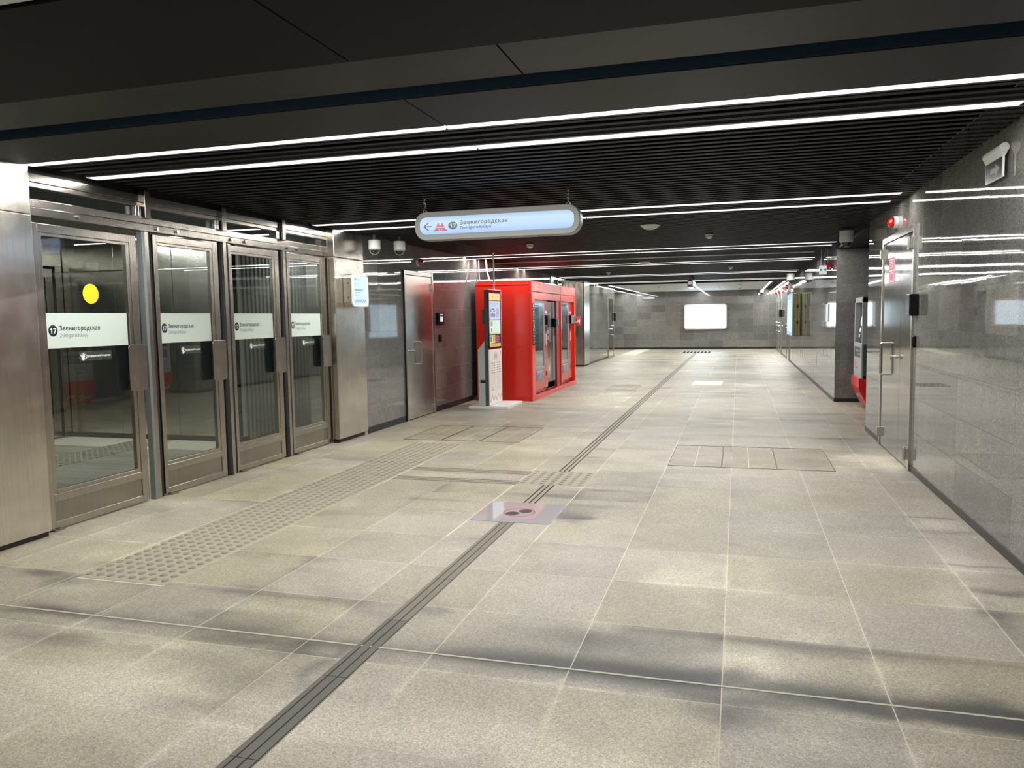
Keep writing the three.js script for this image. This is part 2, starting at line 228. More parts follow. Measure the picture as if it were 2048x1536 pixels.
const selectTex = canvas(128, 512, (c, w, h) => {
  c.fillStyle = '#08090b'; c.fillRect(0, 0, w, h); c.fillStyle = '#e8eef4'; c.fillRect(44, 14, 40, 34); c.fillRect(40, 262, 46, 34);
  for (let r = 0; r < 24; r++) if (r !== 11 && r !== 12) for (let k = 0; k < 3; k++) { c.fillStyle = ['#aab4be', '#7d8790', '#d4dae0'][(r + k) % 3]; c.fillRect(14 + k * 38, 60 + r * 18.5, 24, 7); }
});
const coffeeTex = canvas(256, 700, (c, w, h) => {
  c.fillStyle = '#151413'; c.fillRect(0, 0, w, h); c.fillStyle = '#6b5b4a'; c.fillRect(20, 0, 150, 66); disc(c, 84, 42, 14, '#3b2c20'); c.fillStyle = '#5f6d7a'; c.fillRect(80, 96, 90, 260); c.fillStyle = '#f0e8f4'; c.fillRect(20, 110, 26, 80);
  for (const y of [250, 300]) { c.fillStyle = '#e6d8e0'; c.fillRect(26, y, 20, 34); } c.fillStyle = '#000'; c.fillRect(40, 400, 110, 110); c.strokeStyle = '#c9c2b6'; c.lineWidth = 5; c.beginPath(); c.moveTo(120, 410); c.lineTo(120, 500); c.lineTo(150, 504); c.stroke();
  c.strokeStyle = '#cfc9bd'; for (let i = 1; i < 5; i++) { c.lineWidth = 6; c.beginPath(); c.ellipse(64, 592, 14 + i * 13, 18 + i * 18, 0, 0, 7); c.stroke(); } c.fillStyle = '#ffffff'; c.beginPath(); c.ellipse(64, 592, 20, 27, 0, 0, 7); c.fill();
});
const ticketLowTex = canvas(384, 256, (c, w, h) => { c.fillStyle = '#c42a22'; c.fillRect(0, 0, w, h); c.strokeStyle = '#f3e4de'; for (let i = 0; i < 4; i++) for (let k = 0; k < 2; k++) { c.lineWidth = 10; c.beginPath(); c.arc(50 + i * 96, 130 + (i % 2) * 26, 18 + k * 24, i * 1.57, i * 1.57 + 3.6); c.stroke(); } });
const ticketTex = canvas(384, 512, (c, w, h) => {
  c.fillStyle = '#a9adaf'; c.fillRect(0, 0, w, h); c.fillStyle = '#53575a'; c.fillRect(30, 40, 310, 190); scrib(c, 130, 126, 180, 34, '#e2e4e4'); scrib(c, 170, 186, 130, 26, '#c8cacb');
  c.fillStyle = '#cc8088'; c.fillRect(40, 280, 40, 150); c.fillRect(80, 320, 60, 40); c.fillRect(120, 350, 50, 26); c.fillStyle = '#6a6e70'; c.fillRect(120, 410, 60, 40);
});
const warnTex = canvas(160, 256, (c, w, h) => { c.fillStyle = '#d5788c'; c.fillRect(0, 0, w, h); c.strokeStyle = '#f2dfe6'; c.lineWidth = 8; c.strokeRect(6, 6, w - 12, h - 12); c.fillStyle = '#f6e6ea'; c.fillRect(10, 132, 140, 12); for (let i = 0; i < 5; i++) c.fillRect(24, 26 + i * 20, 110 - (i * 37 % 40), 8); c.strokeRect(34, 164, 92, 68); });
const exitTex = canvas(384, 192, (c, w, h) => { c.fillStyle = '#1b2324'; c.fillRect(0, 0, w, h); c.fillStyle = '#9aa0a0'; c.fillRect(110, 70, 130, 52); c.beginPath(); c.moveTo(232, 36); c.lineTo(330, 96); c.lineTo(232, 156); c.fill(); c.fillStyle = '#6c7690'; c.fillRect(30, 60, 22, 70); c.fillRect(60, 50, 16, 90); });
const exit2Tex = canvas(512, 160, (c, w, h) => { c.fillStyle = '#dfeeee'; c.fillRect(0, 0, w, h); c.fillStyle = '#3d4a48'; for (const s of [-1, 1]) { c.fillRect(256 + s * 130 - 70, 66, 140, 28); c.beginPath(); c.moveTo(256 + s * 190, 40); c.lineTo(256 + s * 240, 80); c.lineTo(256 + s * 190, 120); c.fill(); } });
const hTex = canvas(128, 128, (c) => { c.fillStyle = '#d0404a'; c.fillRect(0, 0, 128, 128); c.fillStyle = '#fff'; c.fillRect(24, 54, 80, 18); c.fillRect(82, 34, 20, 60); c.fillRect(20, 44, 14, 40); });
const termTex = canvas(128, 224, (c) => { c.fillStyle = '#0b0c10'; c.fillRect(0, 0, 128, 224); c.fillStyle = '#d5d9e6'; c.fillRect(20, 16, 90, 24); c.fillStyle = '#20263c'; c.fillRect(20, 40, 60, 30); c.fillStyle = '#bfeef0'; c.fillRect(20, 74, 92, 130); c.fillStyle = '#8fc6cc'; c.fillRect(40, 110, 46, 20); });
const paper = (t, r = 0.5, o = {}) => new THREE.MeshStandardMaterial({ map: t, roughness: r, ...o });
const screenMat = (t, i = 1) => new THREE.MeshStandardMaterial({ color: 0x000000, emissive: 0xffffff, emissiveMap: t, emissiveIntensity: i, roughness: 0.12 });

// ---------------------------------------------------------------- the setting: floor
const CE = 2.53, WR = 1.52, WL = -4.56, FAR = -34.5;
const floor = setting('floor', 'floor of pale granite slabs with cream joints, dark damp smears and white salt haze');
part(floor, 'bed', B(-9.2, 2.4, -0.2, -0.0003, -34.8, 6), M.grout);
{
  const holes = [[-1.865, -1.262, -5.78, -5.2], [-0.65, 0.873, -8.8, -7.57], [-3.92, -2.46, -9.9, -8.64], [-3.65, -3.06, -8.42, -3.48], [-0.92, -0.31, -17.5, -16.6], [-2.53, -1.95, -16.38, -15.27], [-1.865, -1.262, -7.06, -6.46]];
  const strip = [-1.632, -1.514];        // the guide strip runs through one column
  const cells = [];
  const cut = (list, x0, x1, z0, z1) => { // subtract a rectangle from rectangles
    const out = [];
    for (const [a, b, c, d] of list) {
      if (x1 <= a + 1e-4 || x0 >= b - 1e-4 || z1 <= c + 1e-4 || z0 >= d - 1e-4) { out.push([a, b, c, d]); continue; }
      if (x0 > a) out.push([a, x0, c, d]); if (x1 < b) out.push([x1, b, c, d]);
      const p = Math.max(a, x0), q = Math.min(b, x1);
      if (z0 > c) out.push([p, q, c, z0]); if (z1 < d) out.push([p, q, z1, d]);
    }
    return out;
  };
  const rows = []; for (let k = 6; k > -51; k--) rows.push([zJoint(k - 1), zJoint(k)]);
  const cols = [[-5.3, xJoint(-7)]]; for (let i = -7; i < 2; i++) cols.push([xJoint(i), xJoint(i + 1)]); cols.push([xJoint(2), 1.53]);
  for (const [z0, z1] of rows) for (const [x0, x1] of cols) {
    if (z1 < -28.7 && x0 < -4.3) continue;
    let parts = [[x0, x1, Math.max(z0, FAR), z1]];
    for (const h of holes) parts = cut(parts, ...h);
    if (z0 > -30.6 || z1 > -30.6) parts = cut(parts, strip[0], strip[1], -30.8, 0);
    if (x0 >= -3.1 && x1 <= -1.8) { parts = cut(parts, -3.05, -1.86, -6.585, -6.43); parts = cut(parts, -3.05, -1.86, -7.02, -6.86); }
    for (const [a, b, c, d] of parts) if (b - a > 0.012 && d - c > 0.012) cells.push([a, b, c, d]);
  }
  for (let z = -13.6; z < -10.4; z += TZ) for (const [a, b] of [[1.53, 2.3]]) cells.push([a, b, z, Math.min(z + TZ, -10.35)]);
  for (let z = FAR; z < -28.8; z += TZ) for (let x = -9; x < -4.4; x += TX) cells.push([x, Math.min(x + TX, -4.3), z, Math.min(z + TZ, -28.7)]);
  for (let z = -10.2; z < -2.1; z += TZ * 1.5) for (let x = -8.4; x < -5.4; x += TX * 1.5) if (z > -8.2 || x > -6.3) cells.push([x, Math.min(x + TX * 1.5, -5.302), z, Math.min(z + TZ * 1.5, -2)]);
  cells.sort((p, q) => q[3] - p[3]);
  const rest = new Map(); let n = 0;
  for (const [a, b, c, d] of cells) {
    const e = 0.0022, g = B(a + e, b - e, -0.02, 0.0004 * rnd(), c + e, d - e), m = floorUV(g);
    if (d < -1.2 && n < 290 && (b > -4.7)) { part(floor, 'tile', g, m); n++; } else { if (!rest.has(m)) rest.set(m, []); rest.get(m).push(g); }
  }
  for (const [m, gs] of rest) part(floor, 'far_tiles', J(gs), m).userData.kind = 'stuff';
}
part(floor, 'expansion_joint', B(-5.2, 1.5, -0.01, 0.0015, -3.04, -3.027), std(0xb2ad9a, 0.6));
// ---------------------------------------------------------------- ceiling
const ceilNear = setting('ceiling', 'dark flat ceiling panels nearest the viewer with thin open joints and scuffed paint');
part(ceilNear, 'backing', B(-5, 1.8, 2.9, 3.0, -4.3, 6.2), M.void);
for (const [a, b] of [[-4.9, -1.573], [-1.567, 1.6]]) part(ceilNear, 'panel', RB(a, b, CE, CE + 0.03, -3.03, -2.16, 0.003, 2), M.dark);
for (const [a, b] of [[-4.9, -0.933], [-0.927, 1.6]]) part(ceilNear, 'scuffed_panel', RB(a, b, CE + 0.004, CE + 0.03, -3.44, -3.034, 0.003, 2), new THREE.MeshPhysicalMaterial({ specularIntensity: 0.5,
  roughness: 0.42, map: dataTex(512, 128, (x, y, o) => { const n = fbm(x / 60, y / 26), q = sstep(0.5, 0.62, n), v = 17 - 8 * q + 10 * (fbm(x / 9, y / 9) - 0.5); o[0] = v; o[1] = v * 0.96; o[2] = v * 0.92; }, true, [3.4, 0.9]) }));
part(ceilNear, 'joint_shadow_gap', B(-4.9, 1.6, 2.66, 2.68, -3.64, -3.4), M.void);
for (const [a, b] of [[-4.9, -1.573], [-1.567, 1.6]]) part(ceilNear, 'grey_panel', J(RB(a, b, CE - 0.012, CE + 0.02, -4.128, -3.572, 0.003, 2)), M.panel);
part(ceilNear, 'film_strip', B(-4.9, 1.6, CE - 0.006, CE + 0.075, -3.572, -3.566), M.blue);
for (const [a, b] of [[-4.9, -3.0], [-3.0, -1.1], [-1.1, 1.6]]) part(ceilNear, 'pale_panel', RB(a + 0.003, b - 0.003, CE + 0.01, CE + 0.04, -2.15, 6, 0.003, 2), M.paleCeil);
const ceilSlat = setting('ceiling_slatted', 'black slatted ceiling of narrow metal baffles running across the passage');
part(ceilSlat, 'backing', B(-5, 2.4, 2.74, 2.84, -25.9, -4.1), M.void);
const PAIRS = [-4.19, -7.88, -12.8, -16.15, -20.5, -24.6], LINES = PAIRS.flatMap((z) => [z, z - 0.55]);
{
  const g = B(-4.56, 1.52, CE, CE + 0.005, -0.024, 0.024), z0 = -4.33;
  for (let z = z0; z > -25.7; z -= 0.1165) {
    if (LINES.some((l) => Math.abs(l - z) < 0.085)) continue;
    const o = shade(new THREE.Mesh(g, M.slat)); o.name = 'slat'; o.position.z = z; ceilSlat.add(o);
  }
}
for (const l of LINES) for (const s of [-1, 1]) part(ceilSlat, 'trim', B(-4.58, 1.515, CE - 0.002, CE + 0.06, l + s * 0.066 - 0.016, l + s * 0.066 + 0.016), M.trim);
const ceilFar = setting('ceiling_far', 'pale grey metal ceiling panels at the far end between two slatted black margins');
part(ceilFar, 'backing', B(-9.2, 1.8, 2.62, 2.7, -34.7, -25.7), M.void);
part(ceilFar, 'border', B(-4.6, 1.52, 2.49, 2.62, -26.05, -25.72), M.slat);
for (const [a, b] of [[-4.1, -3.2], [-3.2, -2.3], [-2.3, -1.56], [-1.44, -0.7], [-0.7, 0.1], [0.1, 0.93]]) part(ceilFar, 'panel', RB(a + 0.004, b - 0.004, 2.5, 2.53, -34.5, -26.05, 0.003, 2), M.paleCeil);
for (const x of [-4.62, -4.5, -4.38, 1.12, 1.24, 1.36]) part(ceilFar, 'slat', B(x - 0.028, x + 0.028, 2.5, 2.56, -34.5, -26.05), M.slat);
part(ceilFar, 'side_panel', B(-9, -4.85, 2.5, 2.53, -34.5, -28.7), M.paleCeil);

// ---------------------------------------------------------------- light lines
function lightLine(label, x0, x1, z, group, CE = 2.53) {
  const t = thing('linear_light', label, 'ceiling light', [(x0 + x1) / 2, CE, z], group);
  part(t, 'housing', J(B(x0, x1, CE + 0.012, CE + 0.05, z - 0.05, z + 0.05)), M.trim);
  part(t, 'diffuser', RB(x0 + 0.004, x1 - 0.004, CE - 0.004, CE + 0.012, z - 0.05, z + 0.05, 0.004, 2), M.lit);
  area((x0 + x1) / 2, CE - 0.007, z, x1 - x0 - 0.01, 0.086, [0, -1, 0], LAMP, STRIP);
}
const ORD = ['pair nearest the viewer', 'pair behind the station sign', 'pair above the display kiosk', 'fourth pair, above the vending kiosk', 'fifth pair from the viewer', 'last pair before the pale far ceiling'];
PAIRS.forEach((p, i) => [0, 1].forEach((k) => {
  const z = p - k * 0.55, r = i === 0 && k === 0 ? 1.5 : 1.42, w = k ? 'far' : 'near';
  if (i < 3) { lightLine(`white ceiling light, ${w} line of the ${ORD[i]}, glass door half`, -4.6, -1.602, z, 'ceiling light lines'); lightLine(`white ceiling light, ${w} line of the ${ORD[i]}, granite wall half`, -1.596, r, z, 'ceiling light lines'); }
  else lightLine(`white ceiling light line, ${w} line of the ${ORD[i]}`, -4.6, r, z, 'ceiling light lines');
}));
function longLight(label, x, z0, z1, y = 2.5, p = STRIP) {
  const t = thing('linear_light', label, 'ceiling light', [x, y, (z0 + z1) / 2], 'lengthwise ceiling lights');
  part(t, 'housing', B(x - 0.05, x + 0.05, y + 0.01, y + 0.05, z0, z1), M.trim); part(t, 'diffuser', RB(x - 0.044, x + 0.044, y - 0.004, y + 0.01, z0 + 0.004, z1 - 0.004, 0.004, 2), M.lit);
  area(x, y - 0.007, (z0 + z1) / 2, 0.086, z1 - z0 - 0.01, [0, -1, 0], LAMP, p);
}
longLight('lengthwise white light against the left side wall at the far end', -4.78, -34.4, -26.3);
longLight('lengthwise white light at the left edge of the pale far ceiling', -4.2, -34.4, -26.3);
longLight('lengthwise white light in mid ceiling above the far lightbox', -1.5, -34.4, -26.3);
longLight('lengthwise white light at the right edge of the pale far ceiling', 1.0, -34.4, -26.3);
longLight('lengthwise white light against the right side wall at the far end', 1.44, -34.4, -26.3);
longLight('lengthwise white light inside the vestibule behind the glass doors', -7.25, -7.9, -2.4, 2.46, 60);
lightLine('white light line across the vestibule before its steel back wall', -6.95, -5.9, -7.75, 'vestibule lights', 2.46);
lightLine('white ceiling light line behind the viewer, near line', -4.3, 1.3, 0.9, 'ceiling lights behind the viewer'); lightLine('white ceiling light line behind the viewer, far line', -4.3, 1.3, 1.45, 'ceiling lights behind the viewer');
lightLine('white ceiling light line furthest behind the viewer', -4.3, 1.3, 4.2, 'ceiling lights behind the viewer');

// ---------------------------------------------------------------- granite walls
const PH = 0.3115, PW = 0.611, Y0 = 0.058;
function cladding(t, dir, plane, u0, u1, phase, holes = [], top = CE + 0.2, tilt = 1) {   // dir: +1 / -1 faces +x / -x, 2 faces +z
  const us = [u0]; for (let u = Math.ceil((u0 - phase) / PW) * PW + phase; u < u1 - 0.02; u += PW) if (u > u0 + 0.02) us.push(u); us.push(u1);
  for (let i = 0; i + 1 < us.length; i++) for (let y = Y0; y < top - 0.02; y += PH) {
    let rects = [[us[i], us[i + 1], y, Math.min(y + PH, top)]];
    for (const [a, b, c, d] of holes) {
      const out = [];
      for (const [p, q, r, s] of rects) {
        if (b <= p || a >= q || d <= r || c >= s) { out.push([p, q, r, s]); continue; }
        if (a > p) out.push([p, a, r, s]); if (b < q) out.push([b, q, r, s]);
        const l = Math.max(p, a), h = Math.min(q, b); if (c > r) out.push([l, h, r, c]); if (d < s) out.push([l, h, d, s]);
      }
      rects = out;
    }
    for (const [p, q, r, s] of rects) {
      if (q - p < 0.015 || s - r < 0.015) continue;
      const e = 0.0011, w = q - p - 2 * e, h = s - r - 2 * e;
      const g = metric(new THREE.BoxGeometry(dir === 2 ? w : 0.02, h, dir === 2 ? 0.02 : w)), uv = g.attributes.uv, ou = rnd(), ov = rnd();
      for (let k = 0; k < uv.count; k++) uv.setXY(k, uv.getX(k) + ou, uv.getY(k) + ov);
      const o = shade(new THREE.Mesh(g, M.granite[Math.floor(rnd() * 4)])); o.name = 'panel';
      o.position.set(dir === 2 ? (p + q) / 2 : plane - dir * 0.01, (r + s) / 2, dir === 2 ? plane - 0.01 : (p + q) / 2).sub(t.position);
      o.rotation.set(dir === 2 ? (rnd() - 0.5) * 0.0016 : 0, (rnd() - 0.5) * 0.0022 * tilt, dir === 2 ? 0 : (rnd() - 0.5) * 0.003);
      t.add(o);
    }
  }
}
const wallR = setting('wall_right', 'polished grey granite wall on the right with thin horizontal joints, up to the niche');
part(wallR, 'backing', B(WR + 0.003, 1.78, -0.05, 2.95, -10.35, 6.2), M.joint);
cladding(wallR, -1, WR, -10.35, 0.6, -6.24, [[-9.3, -7.72, 0, 2.235]]);
part(wallR, 'near_panel', B(WR, WR + 0.018, 0.06, 2.74, 0.6, 6), M.granite[1]);
const base1 = setting('baseboard_right', 'dark slate skirting along the foot of the right granite wall');
for (const [a, b] of [[-7.72, 6], [-10.35, -9.3]]) part(base1, 'board', RB(WR - 0.006, WR + 0.02, 0, 0.062, a, b, 0.003, 2), M.plinth);
const niche = setting('wall_niche', 'recess in the right wall with a dark soffit and grey granite sides');
part(niche, 'back', B(2.32, 2.5, -0.05, 2.9, -13.9, -10.2), M.joint);
part(niche, 'near_side', B(1.78, 2.4, -0.05, 2.9, -10.34, -10.2), M.joint);
part(niche, 'soffit', B(1.52, 2.4, 2.475, 2.6, -13.62, -10.34), M.dark);
part(niche, 'back_lining', B(2.3, 2.322, 0.06, 2.5, -13.6, -10.35), M.granite[3]);
cladding(niche, 2, -13.6, 1.523, 2.3, 1.93 - PW, [], 2.48);
part(niche, 'skirting', B(1.525, 2.3, 0, 0.062, -13.6, -13.592), M.black);
const wallR2 = setting('wall_right_far', 'polished granite wall on the right beyond the niche, with steel service doors');
part(wallR2, 'backing', B(WR + 0.0045, 2.5, -0.05, 2.95, -34.7, -13.603), M.joint);
cladding(wallR2, -1, WR, FAR, -13.6, -6.24, [[-26.5, -25.35, 0, 2.2], [-31.3, -30.2, 0, 2.2], [-33.4, -32.3, 0, 2.2]], 2.7, 4);
const base2 = setting('baseboard_right_far', 'dark slate skirting along the right wall beyond the niche');
for (const [a, b] of [[-25.35, -13.6], [-30.2, -26.5], [-32.3, -31.3], [FAR, -33.4]]) part(base2, 'board', B(WR - 0.006, WR + 0.02, 0, 0.062, a, b), M.plinth);
const wallF = setting('wall_far', 'grey granite end wall of the passage in a grid of rectangular panels');
part(wallF, 'backing', B(-9.2, 2.5, -0.05, 2.95, -34.8, FAR - 0.003), M.joint);
cladding(wallF, 2, FAR, -9, WR, 0.0, [], 2.6);
const base3 = setting('baseboard_far', 'black skirting along the foot of the granite end wall'); part(base3, 'board', B(-9, WR, 0, 0.075, FAR, FAR + 0.012), M.black);
const wallL = setting('wall_left', 'polished granite wall on the left between the glass doors and the vending kiosk');
part(wallL, 'backing', B(-4.8, WL - 0.003, -0.05, 2.95, -19.2, -8.9), M.joint);
cladding(wallL, 1, WL, -19.2, -8.96, -13.05, [[-11.27, -10.18, 0, 2.16]]);
const base4 = setting('baseboard_left', 'dark skirting along the foot of the left granite wall');
for (const [a, b] of [[-10.18, -8.97], [-13.1, -11.27]]) part(base4, 'board', RB(WL - 0.02, WL + 0.008, 0, 0.085, a, b, 0.003, 2), M.plinth);
const wallL2 = setting('wall_left_far', 'short granite wall on the left beyond the second entrance, ending at a corner');
part(wallL2, 'backing', B(-9.2, -4.404, -0.05, 2.95, -28.68, -23.3), M.joint);
cladding(wallL2, 1, -4.4, -28.7, -23.3, -26.1, [[-28.42, -27.2, 0, 2.13]], 2.7);
part(wallL2, 'end_panel', B(-9.2, -4.4, 0.06, 2.7, -28.7, -28.68), M.granite[0]);
part(wallL2, 'skirting', B(-4.42, -4.392, 0, 0.062, -27.2, -23.3), M.plinth);
const shell = setting('wall_back', 'plain walls closing the passage behind the viewer and round the side spaces');
part(shell, 'end', B(-5, 1.8, -0.05, 2.95, 6, 6.2), M.granite[0]); part(shell, 'side_end', B(-9.3, -9.1, -0.05, 2.95, -34.8, -23.3), M.granite[1]);

// ---------------------------------------------------------------- steel columns
const colA = setting('column', 'brushed steel clad wall end on the left before the glass doors');
part(colA, 'core', B(-4.9, -4.575, 0.05, 2.95, -4.165, 6.2), M.black);
for (const [a, b] of [[-4.17, -2.4], [-2.395, -0.6], [-0.595, 2], [2.005, 6]]) { part(colA, 'steel_sheet', RB(-4.58, WL, 0.035, 2.195, Math.min(a, b), Math.max(a, b), 0.004, 2), M.steel); part(colA, 'upper_sheet', RB(-4.58, WL, 2.2, 2.78, Math.min(a, b), Math.max(a, b), 0.004, 2), M.steel); }
part(colA, 'return_sheet', B(-4.9, -4.575, 0.035, 2.78, -4.172, -4.165), M.steel);
part(colA, 'plinth', B(-4.9, -4.572, 0, 0.05, -4.15, 6), M.black);
const colB = setting('column', 'brushed steel clad column between the last glass door and the granite wall');
part(colB, 'core', B(-4.93, -4.58, 0.04, 2.95, -8.94, -8.25), M.black);
for (const [y0, y1] of [[0.045, 2.2], [2.205, 2.8]]) { part(colB, 'steel_sheet', RB(-4.58, -4.548, y0, y1, -8.958, -8.225, 0.005, 3), M.steel); part(colB, 'side_sheet', RB(-4.93, -4.551, y0, y1, -8.25, -8.222, 0.005, 3), M.steel); }
part(colB, 'plinth', B(-4.93, -4.57, 0, 0.045, -8.94, -8.235), M.black);
const colC = setting('column', 'narrow brushed steel column beside the far entrance beyond the vending kiosk');
part(colC, 'front_sheet', RB(-4.9, -4.332, 0.05, 2.53, -22.53, -22.5, 0.004, 2), M.steel); part(colC, 'side_sheet', RB(-4.36, -4.33, 0.05, 2.53, -23.32, -22.5, 0.004, 2), M.steelLight); part(colC, 'plinth', B(-4.9, -4.35, 0, 0.05, -23.3, -22.52), M.black);
part(colC, 'core', B(-4.9, -4.36, 0.04, 2.6, -23.3, -22.53), M.black);

// ---------------------------------------------------------------- glazed entrance on the left
const DX = -4.64;
const frame = setting('trim', 'brushed steel frame of the entrance: header beam, transom lights, posts and mullions');
part(frame, 'header_beam', RB(DX - 0.06, DX + 0.012, 2.205, 2.262, -8.23, -4.17, 0.003, 2), M.steelDark);
part(frame, 'transom_rail', RB(DX - 0.06, DX + 0.006, 2.264, 2.318, -8.23, -4.17, 0.003, 2), M.steelMid);
part(frame, 'top_rail', RB(DX - 0.06, DX + 0.004, 2.398, 2.43, -8.23, -4.17, 0.003, 2), M.steelMid);
part(frame, 'top_plate', RB(DX - 0.06, DX + 0.012, 2.432, 2.49, -8.23, -4.17, 0.003, 2), M.steelDark);
part(frame, 'fascia', B(DX - 0.06, DX - 0.04, 2.49, 2.9, -8.23, -4.17), M.black);
const MU = [-5.3, -6.28, -7.27];
[-4.175, ...MU].forEach((z, i) => part(frame, 'transom_pane', B(DX - 0.032, DX - 0.026, 2.312, 2.404, (MU[i] ?? -8.22) + 0.03, z - 0.03), M.glass));
for (const z of MU) { part(frame, 'mullion', RB(DX - 0.03, DX + 0.045, 2.305, 2.53, z - 0.03, z + 0.03, 0.004, 2), M.steelDark); part(frame, 'bracket', J(RB(DX - 0.02, DX + 0.02, 2.315, 2.4, z + 0.05, z + 0.075, 0.004, 2), RB(DX - 0.02, DX + 0.02, 2.315, 2.4, z + 0.085, z + 0.11, 0.004, 2)), M.chrome); }
for (const z of [-4.62, -5.42, -5.66, -6.4, -6.62, -7.36, -7.56]) part(frame, 'bolt_head', CY(0.013, 0.02, DX + 0.02, 2.235, z, 'x', 14), M.chrome);
for (const [z, g] of [[-5.25, 0], [-6.235, 1], [-7.23, 1]]) {
  const q = g ? 0.052 : 0.03;
  if (g) part(frame, 'rubber_gasket', RB(DX - 0.05, DX + 0.012, 0, 2.2, z - q, z, 0.018, 3), M.rubber); else part(frame, 'galvanised_strip', RB(DX - 0.04, DX + 0.014, 0, 2.2, z - q, z, 0.003, 2), M.galv);
  part(frame, 'post', RB(DX - 0.06, DX + 0.01, 0, 2.205, z - q - 0.047, z - q, 0.003, 2), M.steelMid);
  part(frame, 'rubber_seal', B(DX - 0.055, DX - 0.004, 0, 2.2, z - q - 0.085, z - q - 0.047), M.rubber);
}
part(frame, 'end_post', RB(DX - 0.06, DX + 0.01, 0, 2.5, -8.235, -8.205, 0.003, 2), M.steelDark);
const DOORS = [[-5.195, -4.2, 2.16, 0.115], [-6.215, -5.385, 2.19, 0.055], [-7.21, -6.375, 2.19, 0.055], [-8.17, -7.365, 2.19, 0.055]];
const DNAME = ['nearest glass door with steel frame, yellow dot and station sticker', 'second glass door from the near column, with station sticker', 'third glass door from the near column, with station sticker', 'last glass door before the steel column, with station sticker'];
DOORS.forEach(([a, b, top, st], i) => {
  const t = setting('door', DNAME[i], [DX, 0, (a + b) / 2]), f0 = DX - 0.05, f1 = DX, ga = a + 0.105, gb = b - st;
  part(t, 'stile', J(RB(f0, f1, 0.015, top, a, a + 0.07, 0.004, 2), RB(f0 + 0.006, f1 - 0.006, 0.25, top - 0.06, a + 0.07, ga, 0.004, 2)), M.steelMid);
  part(t, 'stile', J(RB(f0, f1, 0.015, top, b - st * 0.7, b, 0.004, 2), RB(f0 + 0.006, f1 - 0.006, 0.25, top - 0.06, gb, b - st * 0.7, 0.004, 2)), M.steelMid);
  part(t, 'top_rail', J(RB(f0, f1 - 0.001, top - 0.062, top - 0.001, a + 0.07, b - st * 0.7, 0.004, 2), RB(f0 + 0.006, f1 - 0.006, top - 0.085, top - 0.062, ga, gb, 0.003, 2)), M.steelMid);
  part(t, 'lock_rail', J(RB(f0, f1 - 0.001, 0.2, 0.258, a + 0.07, b - st * 0.7, 0.004, 2), RB(f0 + 0.006, f1 - 0.006, 0.258, 0.287, ga, gb, 0.003, 2)), M.steelMid);
  part(t, 'kick_plate', RB(f0 + 0.008, f1 - 0.008, 0.06, 0.2, a + 0.07, b - st * 0.7, 0.002, 2), M.steelDark);
  part(t, 'bottom_rail', RB(f0, f1 - 0.001, 0.015, 0.062, a + 0.07, b - st * 0.7, 0.004, 2), M.steelMid);
  part(t, 'glass', B(DX - 0.03, DX - 0.024, 0.285, top - 0.083, ga - 0.004, gb + 0.004), M.glass);
  part(t, 'pivot', J(B(DX - 0.02, DX + 0.03, 0, 0.012, b - 0.12, b - 0.04), CY(0.012, 0.015, DX + 0.01, 0.01, b - 0.05)), M.steelDark);
  const w = gb - ga, s0 = gb - 0.004, sw = w * 0.985;
  print(t, 'station_sticker', paper(stickerTex, 0.35), DX - 0.0225, 1.415, gb - sw / 2, sw, 0.25, 1, 'frosted strip with line number and station name');
  print(t, 'hold_sticker', paper(holdTex, 0.4, { transparent: true }), DX - 0.0225, 1.222, gb - w * 0.56, w * 0.4, 0.07, 1, 'white hand and hold the door wording');
  if (!i) { const d = new THREE.CylinderGeometry(0.074, 0.074, 0.001, 40).rotateZ(-Math.PI / 2).translate(DX - 0.023, 1.685, -4.735); part(t, 'yellow_dot', d, M.yellow, 'yellow round marker on the glass'); }
  const hz = a + 0.1, h = part(t, 'pull_plate', slab(rrect(0.185, 0.365, 0.03), 0.004, 0.002).rotateY(Math.PI / 2).translate(DX + 0.045, 1.11, hz), M.steelMid);
  part(h, 'standoff', J(CY(0.014, 0.07, DX + 0.012, 1.24, hz - 0.045, 'x', 14), CY(0.014, 0.07, DX + 0.012, 0.98, hz - 0.045, 'x', 14)), M.steelDark);
  part(t, 'inner_plate', slab(rrect(0.185, 0.365, 0.03), 0.004, 0.002).rotateY(Math.PI / 2).translate(DX - 0.085, 1.11, hz), M.greyDark);
});
// vestibule behind the doors
M.grilleSlat = std(0xbdbab0, 0.5);
const vest = setting('wall_vestibule', 'steel clad vestibule behind the glass doors with dark skirting and a slatted grille');
part(vest, 'back_core', B(-8.6, -5.85, -0.05, 2.9, -8.3, -8.09), M.black);
for (const [a, b] of [[-8.4, -7.57], [-7.565, -6.7], [-6.695, -5.85]]) { part(vest, 'steel_sheet', RB(a, b, 0.06, 2.13, -8.09, -8.07, 0.004, 2), M.steel); part(vest, 'upper_sheet', RB(a, b, 2.135, 2.47, -8.09, -8.07, 0.004, 2), M.steel); }
part(vest, 'skirting', B(-8.4, -5.85, 0, 0.06, -8.09, -8.062), M.black);
part(vest, 'corner_plinth', B(-5.9, -5.78, 0, 0.06, -8.2, -8.05), M.black);
part(vest, 'side_end', B(-8.6, -4.9, -0.05, 2.9, -2.05, -1.9), M.granite[0]);
part(vest, 'side_core', B(-8.75, -8.6, -0.05, 2.9, -8.3, -1.9), M.granite[1]);
part(vest, 'grille_backing', B(-6.1, -5.95, 0, 2.9, -10.4, -8.08), M.black); part(vest, 'end_backing', B(-6.1, -4.78, -0.05, 2.9, -10.4, -10.25), M.black);
for (let z = -8.16; z > -10.25; z -= 0.083) part(vest, 'grille_slat', B(-5.83, -5.79, 0.02, 2.47, z - 0.022, z + 0.022), M.grilleSlat);
